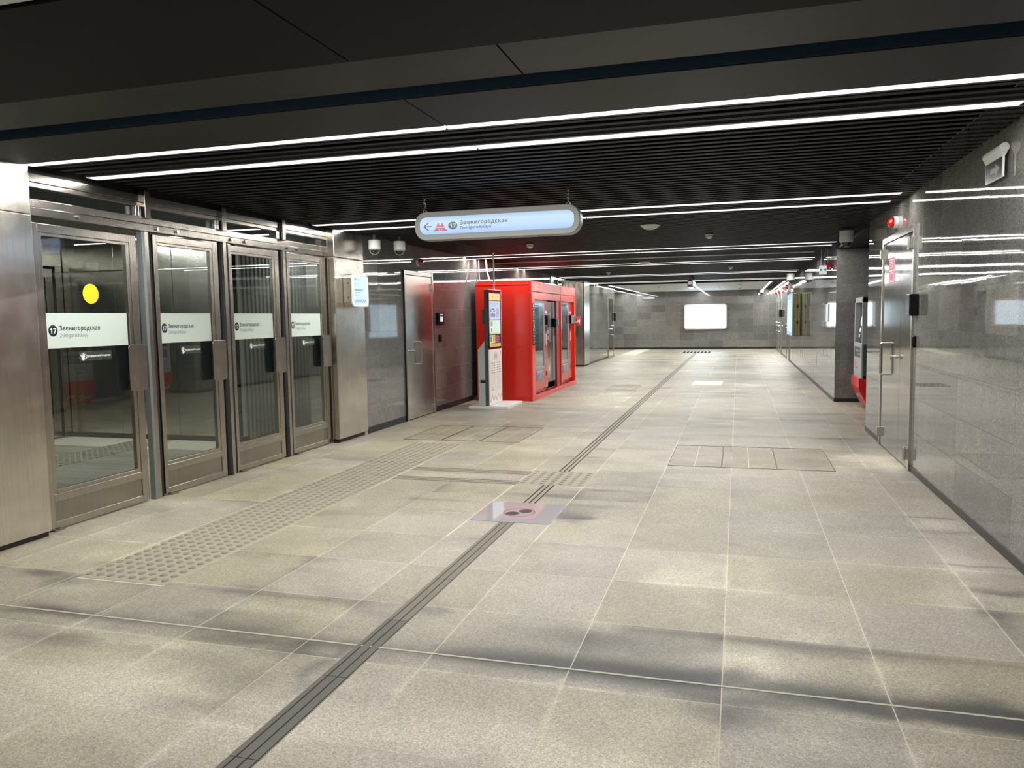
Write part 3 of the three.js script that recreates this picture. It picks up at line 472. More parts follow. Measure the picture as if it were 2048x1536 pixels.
part(vest, 'ceiling_panel', B(-8.6, -4.7, 2.47, 2.5, -10.4, -1.9), std(0x55595c, 0.5));
part(vest, 'roof', B(-9, -4.7, 2.9, 3.0, -10.4, -1.9), M.void);
for (let z = -8; z < -3; z += 0.62) part(vest, 'tactile_tile', B(-7.27, -6.73, 0.0005, 0.003, z + 0.002, z + 0.618), M.tactile);
{ const gs = []; for (let z = -7.96; z < -3; z += 0.0775) for (let k = 0; k < 7; k++) gs.push(CY(0.021, 0.005, -7.24 + k * 0.08, 0.005, z, 'y', 10)); part(vest, 'tactile_studs', J(gs), M.stud).userData.kind = 'stuff'; }
lightLine('white light line over the slatted grille behind the last glass door', -5.75, -4.95, -9.2, 'vestibule lights', 2.46);
const vdoor = setting('door', 'inner steel framed glass door on the far side of the vestibule', [-8.4, 0, -7.3]);
part(vdoor, 'frame', J(RB(-8.45, -8.38, 0, 2.2, -8.06, -7.96, 0.004, 2), RB(-8.45, -8.38, 2.2, 2.47, -8.06, -2.2, 0.004, 2)), M.steel);
for (const [a, b] of [[-7.92, -7.0], [-6.9, -6.0], [-5.9, -5.0]]) { part(vdoor, 'leaf_frame', J(RB(-8.44, -8.39, 0.02, 2.17, a, a + 0.1, 0.004, 2), RB(-8.44, -8.39, 0.02, 2.17, b - 0.1, b, 0.004, 2), RB(-8.44, -8.39, 2.06, 2.17, a + 0.1, b - 0.1, 0.004, 2), RB(-8.44, -8.39, 0.02, 0.28, a + 0.1, b - 0.1, 0.004, 2)), M.steel); part(vdoor, 'glass', B(-8.42, -8.412, 0.28, 2.06, a + 0.1, b - 0.1), M.glass); }
Object.assign(M, { kioskGrey: std(0xb6bcbf, 0.35), kioskDark: std(0x44494b, 0.4), vendRed: std(0xdc2616, 0.2), vendFront: std(0xc03428, 0.18), vendInside: std(0xd4d9dc, 0.5), pinkPrint: std(0xe6b0a8, 0.4), ticketRed: std(0xc8231c, 0.3) });

// ---------------------------------------------------------------- tactile paving, hatches, floor plates
{
  const t = thing('tactile_strip', 'wide beige tactile strip of round studs along the row of glass doors', 'tactile paving', [-3.355, 0, -5.95]);
  const zs = []; for (let z = -3.49; z > -8.4; z -= 0.617) zs.push([Math.max(z - 0.614, -8.42), z]);
  for (const [a, b] of zs) part(t, 'tile', RB(-3.648, -3.062, -0.02, 0.002, a, b - 0.002, 0.003, 1), M.tactile);
  const g = LA([[0.0001, 0.006], [0.0175, 0.0055], [0.0205, 0.003], [0.022, 0]], 0, 0, 0, 14), rest = []; let n = 0;
  for (let z = -3.556; z > -8.4; z -= 0.0762) for (let k = 0; k < 8; k++) {
    const x = -3.631 + k * 0.0752;
    if (n++ < 288) { const o = shade(new THREE.Mesh(g, M.stud)); o.name = 'stud'; o.position.set(x, 0.002, z).sub(t.position); t.add(o); } else rest.push(g.clone().translate(x, 0.002, z));
  }
  part(t, 'far_studs', J(rest), M.stud).userData.kind = 'stuff';
  const p = thing('tactile_pad', 'square tactile pad of studs where the guide strips meet', 'tactile paving', [-1.563, 0, -6.76]);
  part(p, 'tile', RB(-1.863, -1.264, -0.02, 0.002, -7.058, -6.462, 0.003, 1), M.tactile);
  for (let r = 0; r < 7; r++) for (let k = 0; k < 7; k++) { const o = shade(new THREE.Mesh(g, M.stud)); o.name = 'stud'; o.position.set(-1.815 + k * 0.084, 0.002, -7.01 + r * 0.083).sub(p.position); p.add(o); }
}
function guide(label, x0, x1, z0, z1, along, pale) {                    // three raised bars with dark grooves between them
  const t = thing('tactile_guide_strip', label, 'tactile paving', [(x0 + x1) / 2, 0, (z0 + z1) / 2]);
  part(t, 'bed', B(x0, x1, -0.02, 0.0005, z0, z1), M.groove);
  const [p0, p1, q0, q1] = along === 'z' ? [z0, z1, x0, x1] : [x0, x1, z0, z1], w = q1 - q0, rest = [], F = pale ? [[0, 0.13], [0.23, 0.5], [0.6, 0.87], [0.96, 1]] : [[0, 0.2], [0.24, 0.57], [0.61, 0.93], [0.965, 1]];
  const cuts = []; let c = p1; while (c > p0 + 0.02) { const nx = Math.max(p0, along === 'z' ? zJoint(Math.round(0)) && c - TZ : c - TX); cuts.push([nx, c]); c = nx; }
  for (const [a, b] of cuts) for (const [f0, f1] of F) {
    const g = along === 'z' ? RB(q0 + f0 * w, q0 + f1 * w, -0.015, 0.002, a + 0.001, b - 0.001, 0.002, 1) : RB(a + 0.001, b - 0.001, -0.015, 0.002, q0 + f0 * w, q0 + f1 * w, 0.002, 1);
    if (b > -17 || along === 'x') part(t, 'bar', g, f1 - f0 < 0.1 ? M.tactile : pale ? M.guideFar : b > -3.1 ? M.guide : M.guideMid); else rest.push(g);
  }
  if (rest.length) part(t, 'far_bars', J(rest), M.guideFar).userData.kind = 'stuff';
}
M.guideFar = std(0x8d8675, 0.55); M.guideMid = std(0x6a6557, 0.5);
guide('dark ribbed guide strip in front of the steel drain plate, nearest the viewer', -1.632, -1.514, -5.2, -0.9, 'z');
guide('short ribbed guide strip between the steel drain plate and the stud pad', -1.632, -1.514, -6.46, -5.78, 'z', true);
guide('long ribbed guide strip running from the stud pad to the far wall', -1.632, -1.514, -30.7, -7.06, 'z', true);
guide('cross guide strip from the door strip to the stud pad, nearer of two', -3.05, -1.864, -6.585, -6.43, 'x', true);
guide('cross guide strip from the door strip to the stud pad, farther of two', -3.05, -1.864, -7.02, -6.86, 'x', true);
{
  const p = thing('tactile_pad', 'faint stud pad at the far end of the long guide strip', 'tactile paving', [-1.55, 0, -31.3]);
  part(p, 'tile', B(-2.1, -1.0, -0.01, 0.003, -31.9, -30.75), M.tactile);
  const gs = []; for (let r = 0; r < 8; r++) for (let k = 0; k < 8; k++) gs.push(CY(0.04, 0.012, -2.03 + k * 0.135, 0.006, -31.82 + r * 0.14, 'y', 8)); part(p, 'studs', J(gs), M.groove);
}
{
  const t = thing('drain_plate', 'shiny square steel floor plate with two round slotted drain grates', 'drain', [-1.563, 0, -5.49]);
  M.drainPlate = new THREE.MeshPhysicalMaterial({ color: 0x959498, metalness: 0.35, roughness: 0.5, clearcoat: 0.7, clearcoatRoughness: 0.02 });
  part(t, 'plate', RB(-1.864, -1.263, -0.012, 0.005, -5.778, -5.202, 0.003, 2), M.drainPlate);
  const ring = (r0, r1, x, z, y = 0.0055) => new THREE.RingGeometry(r0, r1, 48).rotateX(-Math.PI / 2).translate(x, y, z);
  part(t, 'cover_ring', ring(0.113, 0.118, -1.56, -5.475), M.groove);
  for (const [x, z] of [[-1.601, -5.432], [-1.522, -5.516]]) {
    const g = part(t, 'grate', ring(0.0001, 0.054, x, z, 0.0058), M.drainPlate); const s = [];
    for (let k = -4; k <= 4; k++) { const o = k * 0.0112, l = Math.sqrt(0.05 * 0.05 - o * o), q = new THREE.BoxGeometry(2 * l, 0.001, 0.0052).translate(0, 0, o).rotateY(0.25).translate(x, 0.006, z); s.push(q); }
    part(g, 'slots', J(s), M.groove);
  }
  const f = thing('floor_plate', 'plain mirror bright steel plate let into the floor far along the passage', 'floor plate', [-0.615, 0, -17.05]);
  part(f, 'plate', RB(-0.918, -0.312, -0.012, 0.004, -17.49, -16.61, 0.003, 2), std(0xd0d4d8, 0.08, 1));
}
const hm = new Map(), hatchMat = (m) => { if (!hm.has(m)) { const q = m.clone(); q.color.set(0xebe8e2); hm.set(m, q); } return hm.get(m); };
function hatch(label, x0, x1, z0, z1, nx, nz, tx, tz) {
  const t = thing('floor_hatch', label, 'floor hatch', [(x0 + x1) / 2, 0, (z0 + z1) / 2], 'stone filled floor hatches');
  const e = 0.007; part(t, 'frame', J(B(x0, x1, -0.03, 0.003, z0, z0 + e), B(x0, x1, -0.03, 0.003, z1 - e, z1), B(x0, x0 + e, -0.03, 0.003, z0, z1), B(x1 - e, x1, -0.03, 0.003, z0, z1)), std(0x4a453a, 0.5, 0.3));
  part(t, 'tray', B(x0 + e, x1 - e, -0.03, -0.0003, z0 + e, z1 - e), M.grout);
  const xs = tx ?? Array.from({ length: nx + 1 }, (_, i) => i / nx), zs = tz ?? Array.from({ length: nz + 1 }, (_, i) => i / nz), X = (f) => x0 + e + f * (x1 - x0 - 2 * e), Z = (f) => z0 + e + f * (z1 - z0 - 2 * e);
  for (let i = 0; i + 1 < xs.length; i++) for (let k = 0; k + 1 < zs.length; k++) { const g = B(X(xs[i]) + 0.004, X(xs[i + 1]) - 0.004, -0.02, 0.0006, Z(zs[k]) + 0.005, Z(zs[k + 1]) - 0.005); part(t, 'tile', g, hatchMat(floorUV(g))); }
}
hatch('floor hatch on the right, first of three side by side, four slabs', -0.65, -0.145, -8.8, -7.57, 2, 2);
hatch('floor hatch on the right, middle of three side by side, four slabs', -0.142, 0.362, -8.8, -7.57, 2, 2);
hatch('floor hatch on the right, third of three, nearest the granite wall, two slabs', 0.365, 0.873, -8.8, -7.57, 1, 2);
hatch('floor hatch left of the long guide strip by the stud strip end, first of three', -3.92, -3.435, -9.9, -8.64, 2, 2);
hatch('floor hatch left of the long guide strip, middle of three', -3.432, -2.947, -9.9, -8.64, 2, 2);
hatch('floor hatch left of the long guide strip, nearest to it of three', -2.944, -2.46, -9.9, -8.64, 2, 2);
hatch('single slab floor hatch out in the floor before the red vending kiosk', -2.53, -1.95, -16.38, -15.27, 1, 1);

// ---------------------------------------------------------------- hanging station sign
M.bezel = std(0xc4caca, 0.35);
function roundedSign(t, x0, x1, y0, y1, z, depth, tex, bright) {
  const w = x1 - x0, h = y1 - y0, cx = (x0 + x1) / 2, cy = (y0 + y1) / 2;
  part(t, 'case', slab(rrect(w, h, h * 0.44), depth - 0.02, 0.008).translate(cx, cy, z - depth + 0.002), M.grey);
  part(t, 'bezel', slab(ringShape(w, h, h * 0.44, 0.04), 0.008, 0.003).translate(cx, cy, z - 0.012), M.bezel);
  part(t, 'face', fit(new THREE.ShapeGeometry(rrect(w - 0.075, h - 0.075, h * 0.3), 12), w - 0.075, h - 0.075).translate(cx, cy, z - 0.006), screenMat(tex, bright));
  part(t, 'end_band', J(slab(ringShape(w + 0.008, h + 0.008, h * 0.45, 0.012), 0.012, 0.002).translate(cx, cy, z - 0.045), slab(ringShape(w + 0.008, h + 0.008, h * 0.45, 0.012), 0.012, 0.002).translate(cx, cy, z - 0.09)), M.chrome);
}
function chain(t, x, y0, y1, z) {
  const n = Math.ceil((y1 - y0) / 0.036), gs = []; for (let i = 0; i < n; i++) { const g = new THREE.TorusGeometry(0.014, 0.0035, 8, 16).scale(0.75, 1.35, 1); if (i % 2) g.rotateY(Math.PI / 2); gs.push(g.translate(x, y0 + 0.018 + i * 0.036 * (y1 - y0) / (n * 0.036), z)); }
  part(t, 'chain', J(gs), M.chrome);
}
{
  const t = thing('station_sign', 'hanging lit station sign with left arrow, red M and line 17', 'sign', [-2.0, 2.21, -6.4]);
  roundedSign(t, -2.735, -1.27, 2.15, 2.385, -6.4, 0.115, signTex, 0.98);
  for (const x of [-2.66, -1.37]) { chain(t, x, 2.385, 2.535, -6.45); part(t, 'hook', new THREE.TorusGeometry(0.02, 0.005, 8, 18).translate(x, 2.395, -6.45), M.chrome); part(t, 'ceiling_anchor', CY(0.02, 0.02, x, 2.54, -6.45), M.black); }
  part(t, 'screw', J(CY(0.008, 0.006, -2.55, 2.147, -6.43), CY(0.008, 0.006, -2.2, 2.147, -6.43), CY(0.008, 0.006, -1.8, 2.147, -6.43), CY(0.008, 0.006, -1.42, 2.147, -6.43)), M.black);
  area(-2.0, 2.267, -6.396, 1.36, 0.15, [0, 0, 1], new THREE.Color(0.62, 0.78, 1), 1.0);
  const f = thing('hanging_sign', 'hanging lit sign box seen end on before the far lightbox', 'sign', [-1.28, 2.24, -22.7]);
  part(f, 'case', RB(-1.35, -1.215, 2.235, 2.44, -23.5, -22, 0.012, 3), M.black); part(f, 'end_cap', RB(-1.335, -1.23, 2.29, 2.39, -22, -21.985, 0.01, 2), std(0x8a8070, 0.3, 0.8));
  part(f, 'face', B(-1.213, -1.209, 2.26, 2.42, -23.45, -22.05), glow(0xb4cdf0, 0.9)); part(f, 'lower_diffuser', B(-1.345, -1.22, 2.229, 2.234, -23.48, -22.02), glow(0xffffff, 1.2));
  for (const z of [-22.2, -23.3]) part(f, 'hanger', CY(0.012, 0.1, -1.28, 2.49, z), M.black);
}
// ---------------------------------------------------------------- left wall fittings
{
  const t = thing('info_lightbox', 'small lit information box with station name on the steel column', 'sign', [-4.5, 1.64, -8.62]);
  const cx = (-8.82 - 8.415) / 2, w = 0.405, h = 0.375, cy = 1.815, R = (g, x) => g.rotateY(Math.PI / 2).translate(x, cy, cx);
  part(t, 'case', R(slab(rrect(w, h, 0.05), 0.105, 0.004), -4.542), M.steel); part(t, 'rim', R(slab(ringShape(w + 0.006, h + 0.006, 0.052, 0.016), 0.012, 0.003), -4.435), M.white);
  part(t, 'face', R(fit(new THREE.ShapeGeometry(rrect(w - 0.02, h - 0.02, 0.045), 10), w, h), -4.427), screenMat(infoTex, 1.05)); part(t, 'screw', J(CY(0.008, 0.006, -4.48, 1.9, cx + w / 2 + 0.004, 'z', 12), CY(0.008, 0.006, -4.48, 1.73, cx + w / 2 + 0.004, 'z', 12)), M.black);
  area(-4.42, cy, cx, w - 0.05, h - 0.05, [1, 0, 0], SCREEN, 1.0);
}
function domeCam(label, x, z, y, r = 0.075, s = 1, mount = CE) {
  const t = thing('dome_camera', label, 'camera', [x, y, z], 'white dome cameras');
  part(t, 'mount', CY(r * 0.3, mount - y - 0.1 * s, x, (mount + y + 0.1 * s) / 2, z), M.greyDark);
  part(t, 'body', LA([[0.0001, 0.12 * s], [r * 0.94, 0.12 * s], [r, 0.11 * s], [r, 0.075 * s], [r * 0.97, 0.072 * s], [r * 0.97, 0.068 * s], [r, 0.065 * s], [r, 0.01 * s], [r * 0.9, 0], [0.0001, 0]], x, y, z), M.offwhite);
  part(t, 'bubble', new THREE.SphereGeometry(r * 0.74, 24, 12, 0, 7, Math.PI / 2, Math.PI / 2).translate(x, y, z), M.smoked);
  part(t, 'trim_ring', new THREE.TorusGeometry(r * 0.76, r * 0.09, 8, 28).rotateX(Math.PI / 2).translate(x, y - 0.002, z), M.grey);
  part(t, 'rim_arc', new THREE.TorusGeometry(r * 0.76, r * 0.07, 8, 24, Math.PI).rotateZ(Math.PI).rotateY(0.5).translate(x, y - 0.002, z), M.grey);
}
domeCam('white dome camera under the ceiling directly beside the steel column top', -4.38, -8.95, 2.335);
domeCam('white dome camera over the left granite wall, second from the steel column', -4.2, -9.3, 2.345);
domeCam('white dome camera hanging at the near corner of the ticket machine niche', 1.33, -10.9, 2.36, 0.085, 1.25);
domeCam('dome camera under the last light lines, by the right wall far along', 1.3, -21.5, 2.32, 0.1, 1.5);
domeCam('tiny dome camera on the far granite wall near its right end', 0.93, -34.38, 2.36, 0.09, 1, 2.5);
function beacon(label, x, y, z, d, r = 0.06) {
  const t = thing('alarm_beacon', label, 'alarm', [x, y, z], 'red alarm beacons'), g = LA([[0.0001, r * 1.0], [r * 0.5, r * 0.9], [r * 0.8, r * 0.6], [r * 0.85, 0.02], [r * 0.85, 0.0]], 0, 0, 0).rotateZ(-d * Math.PI / 2);
  part(t, 'base', CY(r, 0.035, x + d * 0.017, y, z, 'x', 28), M.offwhite); part(t, 'dome', g.translate(x + d * 0.034, y, z), M.redDome);
}
beacon('red round alarm beacon over the left steel door', WL, 2.3, -10.72, 1);
beacon('red round alarm beacon over the right steel double door', WR, 2.345, -8.62, -1);
beacon('red alarm beacon over the far right wall door nearest the screen box', WR, 2.3, -25.9, -1, 0.09);
beacon('red alarm beacon over the second far right wall door', WR, 2.3, -30.75, -1, 0.09);
beacon('red alarm beacon over the last door in the right wall', WR, 2.3, -32.85, -1, 0.09);
// service doors
function steelDoor(label, X, d, z0, z1, top, handleZ, split, leafMat = M.steelDoor, leafGap = 0.012) {  // d: side that faces the passage
  const t = setting('door', label, [X, 0, (z0 + z1) / 2]), f = (a, b) => (d > 0 ? [X + a, X + b] : [X - b, X - a]), bx = (a, b, y0, y1, p, q, r = 0.003) => RB(...f(a, b), y0, y1, Math.min(p, q), Math.max(p, q), r, 2);
  part(t, 'frame', J(bx(-0.04, 0.022, 0, top, z0, z0 + 0.05), bx(-0.04, 0.022, 0, top, z1 - 0.05, z1), bx(-0.04, 0.022, top - 0.06, top, z0 + 0.05, z1 - 0.05)), M.steelLight);
  part(t, 'threshold', bx(-0.04, 0.004, 0, 0.01, z0, z1, 0.001), M.black);
  const leaves = split ? [[z0 + 0.05, split], [split, z1 - 0.05]] : [[z0 + 0.05, z1 - 0.05]];
  for (const [a, b] of leaves) part(t, 'leaf', bx(-0.03, 0.012, leafGap, top - 0.066, a + 0.002, b - 0.002), leafMat);
  const s = handleZ[1], h = handleZ[0], P = (o) => X + d * o;
  part(t, 'pull_handle', TU([[P(0.01), 1.13, h], [P(0.06), 1.13, h], [P(0.07), 1.12, h], [P(0.07), 0.81, h], [P(0.06), 0.8, h], [P(0.01), 0.8, h]], 0.011, 40), M.chrome);
  part(t, 'knob', J(CY(0.022, 0.012, P(0.018), 1.01, h + s, 'x', 20), CY(0.012, 0.04, P(0.035), 1.01, h + s, 'x', 16), CY(0.026, 0.02, P(0.06), 1.01, h + s, 'x', 20)), M.chrome);
  return t;
}
M.steelDoor = steel(0xa19f9b, { roughness: 0.29 });
{
  const d1 = steelDoor('brushed steel service door in the left granite wall', WL, 1, -11.27, -10.18, 2.16, [-10.62, 0.2], 0, M.steel);
  part(d1, 'hinge', J(RB(-4.55, -4.52, 1.9, 2.0, -11.24, -11.18, 0.004), RB(-4.55, -4.52, 0.06, 0.16, -11.24, -11.18, 0.004)), M.steelLight);
  part(d1, 'edge_shadow_strip', B(-4.56, -4.535, 0, 2.16, -10.18, -10.165), M.black);
  const d2 = steelDoor('brushed steel double service door in the right granite wall with red notice', WR, -1, -9.3, -7.72, 2.235, [-8.95, 0.5], -8.27);
  part(d2, 'hinge', J(...[2.02, 0.1].flatMap((y) => [RB(1.47, 1.515, y, y + 0.1, -7.82, -7.77, 0.004), CY(0.016, 0.12, 1.475, y + 0.05, -7.795), RB(1.47, 1.515, y, y + 0.1, -9.27, -9.22, 0.004)])), M.steelLight);
  print(d2, 'notice', paper(warnTex, 0.75), 1.506, 1.885, -8.78, 0.3, 0.26, -1, 'pale red printed notice');
  const d3 = steelDoor('narrow steel service door at the end of the short left wall', -4.4, 1, -28.42, -27.2, 2.13, [-28.1, 0.3]);
  steelDoor('first steel service door far along the right wall, past the screen box', WR, -1, -26.5, -25.35, 2.2, [-26.2, 0.3]);
  steelDoor('second steel service door far along the right wall', WR, -1, -31.3, -30.2, 2.2, [-31, 0.3]);
  steelDoor('last steel service door in the right wall by the end wall', WR, -1, -33.4, -32.3, 2.2, [-33.1, 0.3]);
}
function reader(label, X, d, y0, y1, z0, z1, depth, tex) {
  const t = thing('access_reader', label, 'card reader', [X, y0, (z0 + z1) / 2], 'black door readers');
  part(t, 'body', RB(d > 0 ? X : X - depth, d > 0 ? X + depth : X, y0, y1, z0, z1, 0.012, 3), M.blackGloss);
  part(t, 'back_plate', RB(d > 0 ? X - 0.002 : X - 0.006, d > 0 ? X + 0.006 : X + 0.002, y0 + 0.01, y1 - 0.01, z0 + 0.008, z1 - 0.008, 0.003, 2), M.black);
  if (tex) print(t, 'screen', tex, X + d * (depth + 0.001), (y0 + y1) / 2 + 0.012, (z0 + z1) / 2, (z1 - z0) * 0.72, (y1 - y0) * 0.72, d);
}
reader('black access terminal with a lit screen beside the left steel door', WL, 1, 1.365, 1.56, -11.63, -11.4, 0.05, screenMat(termTex, 1.1));
reader('small black card reader below the lit terminal on the left wall', WL, 1, 1.1, 1.215, -11.56, -11.49, 0.035);
reader('large black access terminal beside the right steel double door', WR, -1, 1.415, 1.61, -7.7, -7.56, 0.075);
reader('small black card reader below the large terminal on the right wall', WR, -1, 1.13, 1.24, -7.665, -7.62, 0.03);
reader('black reader by the first far door in the right wall', WR, -1, 1.35, 1.62, -25.3, -25.0, 0.09);
reader('black reader between the far right wall doors', WR, -1, 1.35, 1.62, -30.1, -29.7, 0.1);
reader('black reader beside the narrow door on the short left wall', -4.4, 1, 1.3, 1.6, -28.66, -28.46, 0.08);
// exit signs
{
  const t = thing('exit_sign', 'unlit green black exit sign with a grey arrow high on the right wall', 'sign', [WR, 2.25, -5.44]), z = -5.44;
  part(t, 'lamp_bar', slab(rrect(0.046, 0.05, 0.022), 0.345, 0.002).translate(1.492, 2.405, z - 0.172), M.offwhite); part(t, 'wedge', slab(new THREE.Shape([[-0.02, 0], [0.02, 0], [0.006, -0.03], [-0.006, -0.03]].map((p) => new THREE.Vector2(...p))), 0.34).translate(1.492, 2.388, z - 0.17), M.offwhite);
  part(t, 'plate', RB(1.486, 1.497, 2.235, 2.365, z - 0.168, z + 0.168, 0.003, 2), M.white); print(t, 'face', paper(exitTex, 0.3), 1.4845, 2.298, z, 0.31, 0.115, -1);
  part(t, 'bracket', B(1.497, 1.52, 2.38, 2.42, z - 0.1, z + 0.1), M.offwhite);
  const u = thing('exit_sign', 'pale two arrow exit sign hung from the ceiling beyond the niche', 'sign', [1.36, 2.1, -14]);
  part(u, 'plate', RB(1.3, 1.42, 2.1, 2.25, -14.06, -14.03, 0.008, 2), M.white); print(u, 'face', screenMat(exit2Tex, 0.8), 1.36, 2.175, -14.0295, 0.11, 0.13, 0);
  part(u, 'rod', J(CY(0.005, 0.28, 1.33, 2.39, -14.045), CY(0.005, 0.28, 1.39, 2.39, -14.045)), M.grey);
  const r = thing('hanging_alarm_light', 'dark red light panel hung from the ceiling beyond the niche', 'alarm', [1.45, 2.2, -14.2]);
  part(r, 'box', RB(1.405, 1.51, 2.19, 2.3, -14.3, -14.2, 0.008, 2), std(0x5a1412, 0.3)); part(r, 'lens', B(1.415, 1.5, 2.2, 2.29, -14.2, -14.195), M.redDome); part(r, 'rod', CY(0.005, 0.24, 1.45, 2.42, -14.25), M.grey);
  const w = thing('exit_sign', 'pale strip exit sign on the left part of the far wall', 'sign', [-4.3, 2.2, FAR]);
  part(w, 'plate', RB(-4.05, -3.5, 2.19, 2.29, FAR + 0.001, FAR + 0.05, 0.008, 2), M.greyDark); print(w, 'face', screenMat(exit2Tex, 0.9), -3.775, 2.24, FAR + 0.052, 0.53, 0.085, 0);
}
// ceiling fittings
function speaker(label, x, z) { const t = thing('ceiling_speaker', label, 'speaker', [x, CE - 0.05, z], 'ceiling speakers'); part(t, 'body', LA([[0.0001, -0.055], [0.045, -0.055], [0.075, -0.045], [0.115, -0.012], [0.118, 0], [0.0001, 0]], x, CE, z), M.offwhite); part(t, 'grille_ring', new THREE.TorusGeometry(0.05, 0.004, 8, 28).rotateX(Math.PI / 2).translate(x, CE - 0.055, z), M.grey); }
speaker('white round ceiling speaker between the second and third light lines', -1.01, -9.4); speaker('white round ceiling speaker just before the fourth light lines', -1.8, -15.7);
function detector(label, x, z, y = CE) { const t = thing('smoke_detector', label, 'smoke detector', [x, y - 0.06, z], 'smoke detectors'); part(t, 'base', LA([[0.0001, -0.02], [0.055, -0.02], [0.058, 0], [0.0001, 0]], x, y, z), M.offwhite); part(t, 'head', LA([[0.0001, -0.062], [0.02, -0.062], [0.032, -0.05], [0.046, -0.044], [0.048, -0.02], [0.0001, -0.02]], x, y, z), M.white); part(t, 'slot', new THREE.TorusGeometry(0.047, 0.003, 6, 24).rotateX(Math.PI / 2).translate(x, y - 0.034, z), M.greyDark); }
detector('smoke detector right of the first ceiling speaker', -0.38, -10.8); detector('smoke detector on the slats left, before the third light lines', -2.93, -11.08); detector('smoke detector on the right between the fourth and fifth light lines', -0.17, -18.2); detector('smoke detector on the left between the fourth and fifth light lines', -3.02, -18.8);
detector('smoke detector on the pale far ceiling left of the middle light', -2.7, -28.2, 2.5); detector('smoke detector on the pale far ceiling right of the middle light, nearer', 0.05, -28, 2.5); detector('smoke detector on the pale far ceiling right of the middle light, farther', 0.05, -32, 2.5);
{
  const t = thing('conduit', 'thin white pipe running under the slatted ceiling before the fourth light lines', 'pipe', [-1.7, 2.5, -14.45]); part(t, 'pipe', CY(0.011, 5.9, -1.7, 2.515, -14.45, 'x', 12), M.offwhite); part(t, 'clip', J(...[-4, -2, 0, 1].map((x) => B(x - 0.012, x + 0.012, 2.5, 2.535, -14.465, -14.435))), M.grey);
  const c = thing('conduit', 'two grey cable pipes from the ceiling down to the red kiosk top', 'pipe', [-4.48, 2.1, -13.6]); part(c, 'pipe', TU([[-4.54, 2.55, -13.5], [-4.54, 2.3, -13.5], [-4.53, 2.125, -13.5]], 0.014), M.grey); part(c, 'pipe', TU([[-4.4, 2.55, -13.49], [-4.38, 2.3, -13.49], [-4.33, 2.125, -13.5]], 0.016), M.offwhite);
  const p = thing('kiosk_pole', 'white cable pole from the ceiling to the display kiosk top', 'pole', [-3.88, 1.92, -12.3]); part(p, 'pole', CY(0.013, 0.62, -3.88, 2.225, -12.3, 'y', 14), M.white); part(p, 'ceiling_flange', CY(0.03, 0.012, -3.88, 2.525, -12.3), M.white); part(p, 'foot', CY(0.02, 0.02, -3.88, 1.925, -12.3), M.white);
}
// ---------------------------------------------------------------- display kiosk
{
  const t = thing('display_kiosk', 'slim grey and white information kiosk with a tall lit screen', 'kiosk', [-3.9, 0, -12.25]);
  part(t, 'base_plate', RB(-4.2, -3.53, 0, 0.042, -12.72, -11.83, 0.004, 2), M.white);
  part(t, 'side_body', slab(new THREE.Shape([[-4.045, 0.042], [-3.875, 0.042], [-3.875, 1.14], [-3.905, 1.12], [-4.045, 0.95]].map((p) => new THREE.Vector2(...p))), 0.66, 0.003).translate(0, 0, -12.57), M.kioskGrey);
  part(t, 'screen_housing', RB(-3.925, -3.862, 0.042, 1.925, -12.59, -11.89, 0.008, 3), M.kioskDark); part(t, 'front_frame', RB(-3.872, -3.853, 0.95, 1.915, -12.585, -11.895, 0.006, 2), M.blackGloss); part(t, 'top_cap', RB(-3.935, -3.85, 1.915, 1.93, -12.595, -11.885, 0.005, 2), M.white);
  part(t, 'lower_panel', RB(-3.868, -3.852, 0.045, 0.952, -12.588, -11.893, 0.004, 2), M.white); print(t, 'lower_print', paper(kioskLowTex, 0.4), -3.8508, 0.5, -12.24, 0.68, 0.89, 1);
  print(t, 'screen', screenMat(kioskTex, 1.0), -3.852, 1.435, -12.24, 0.655, 0.935, 1); part(t, 'edge_trim', J(RB(-3.87, -3.848, 0.95, 1.918, -12.6, -12.586, 0.003, 2)), M.white);
  part(t, 'control_box', RB(-3.97, -3.925, 1.37, 1.61, -12.1, -11.92, 0.006, 2), M.kioskDark); part(t, 'socket_panel', RB(-4.015, -3.93, 0.415, 0.46, -11.912, -11.902, 0.003, 2), M.black);
  area(-3.845, 1.435, -12.24, 0.64, 0.92, [1, 0, 0], new THREE.Color(0.8, 0.92, 1), 0.7);
}
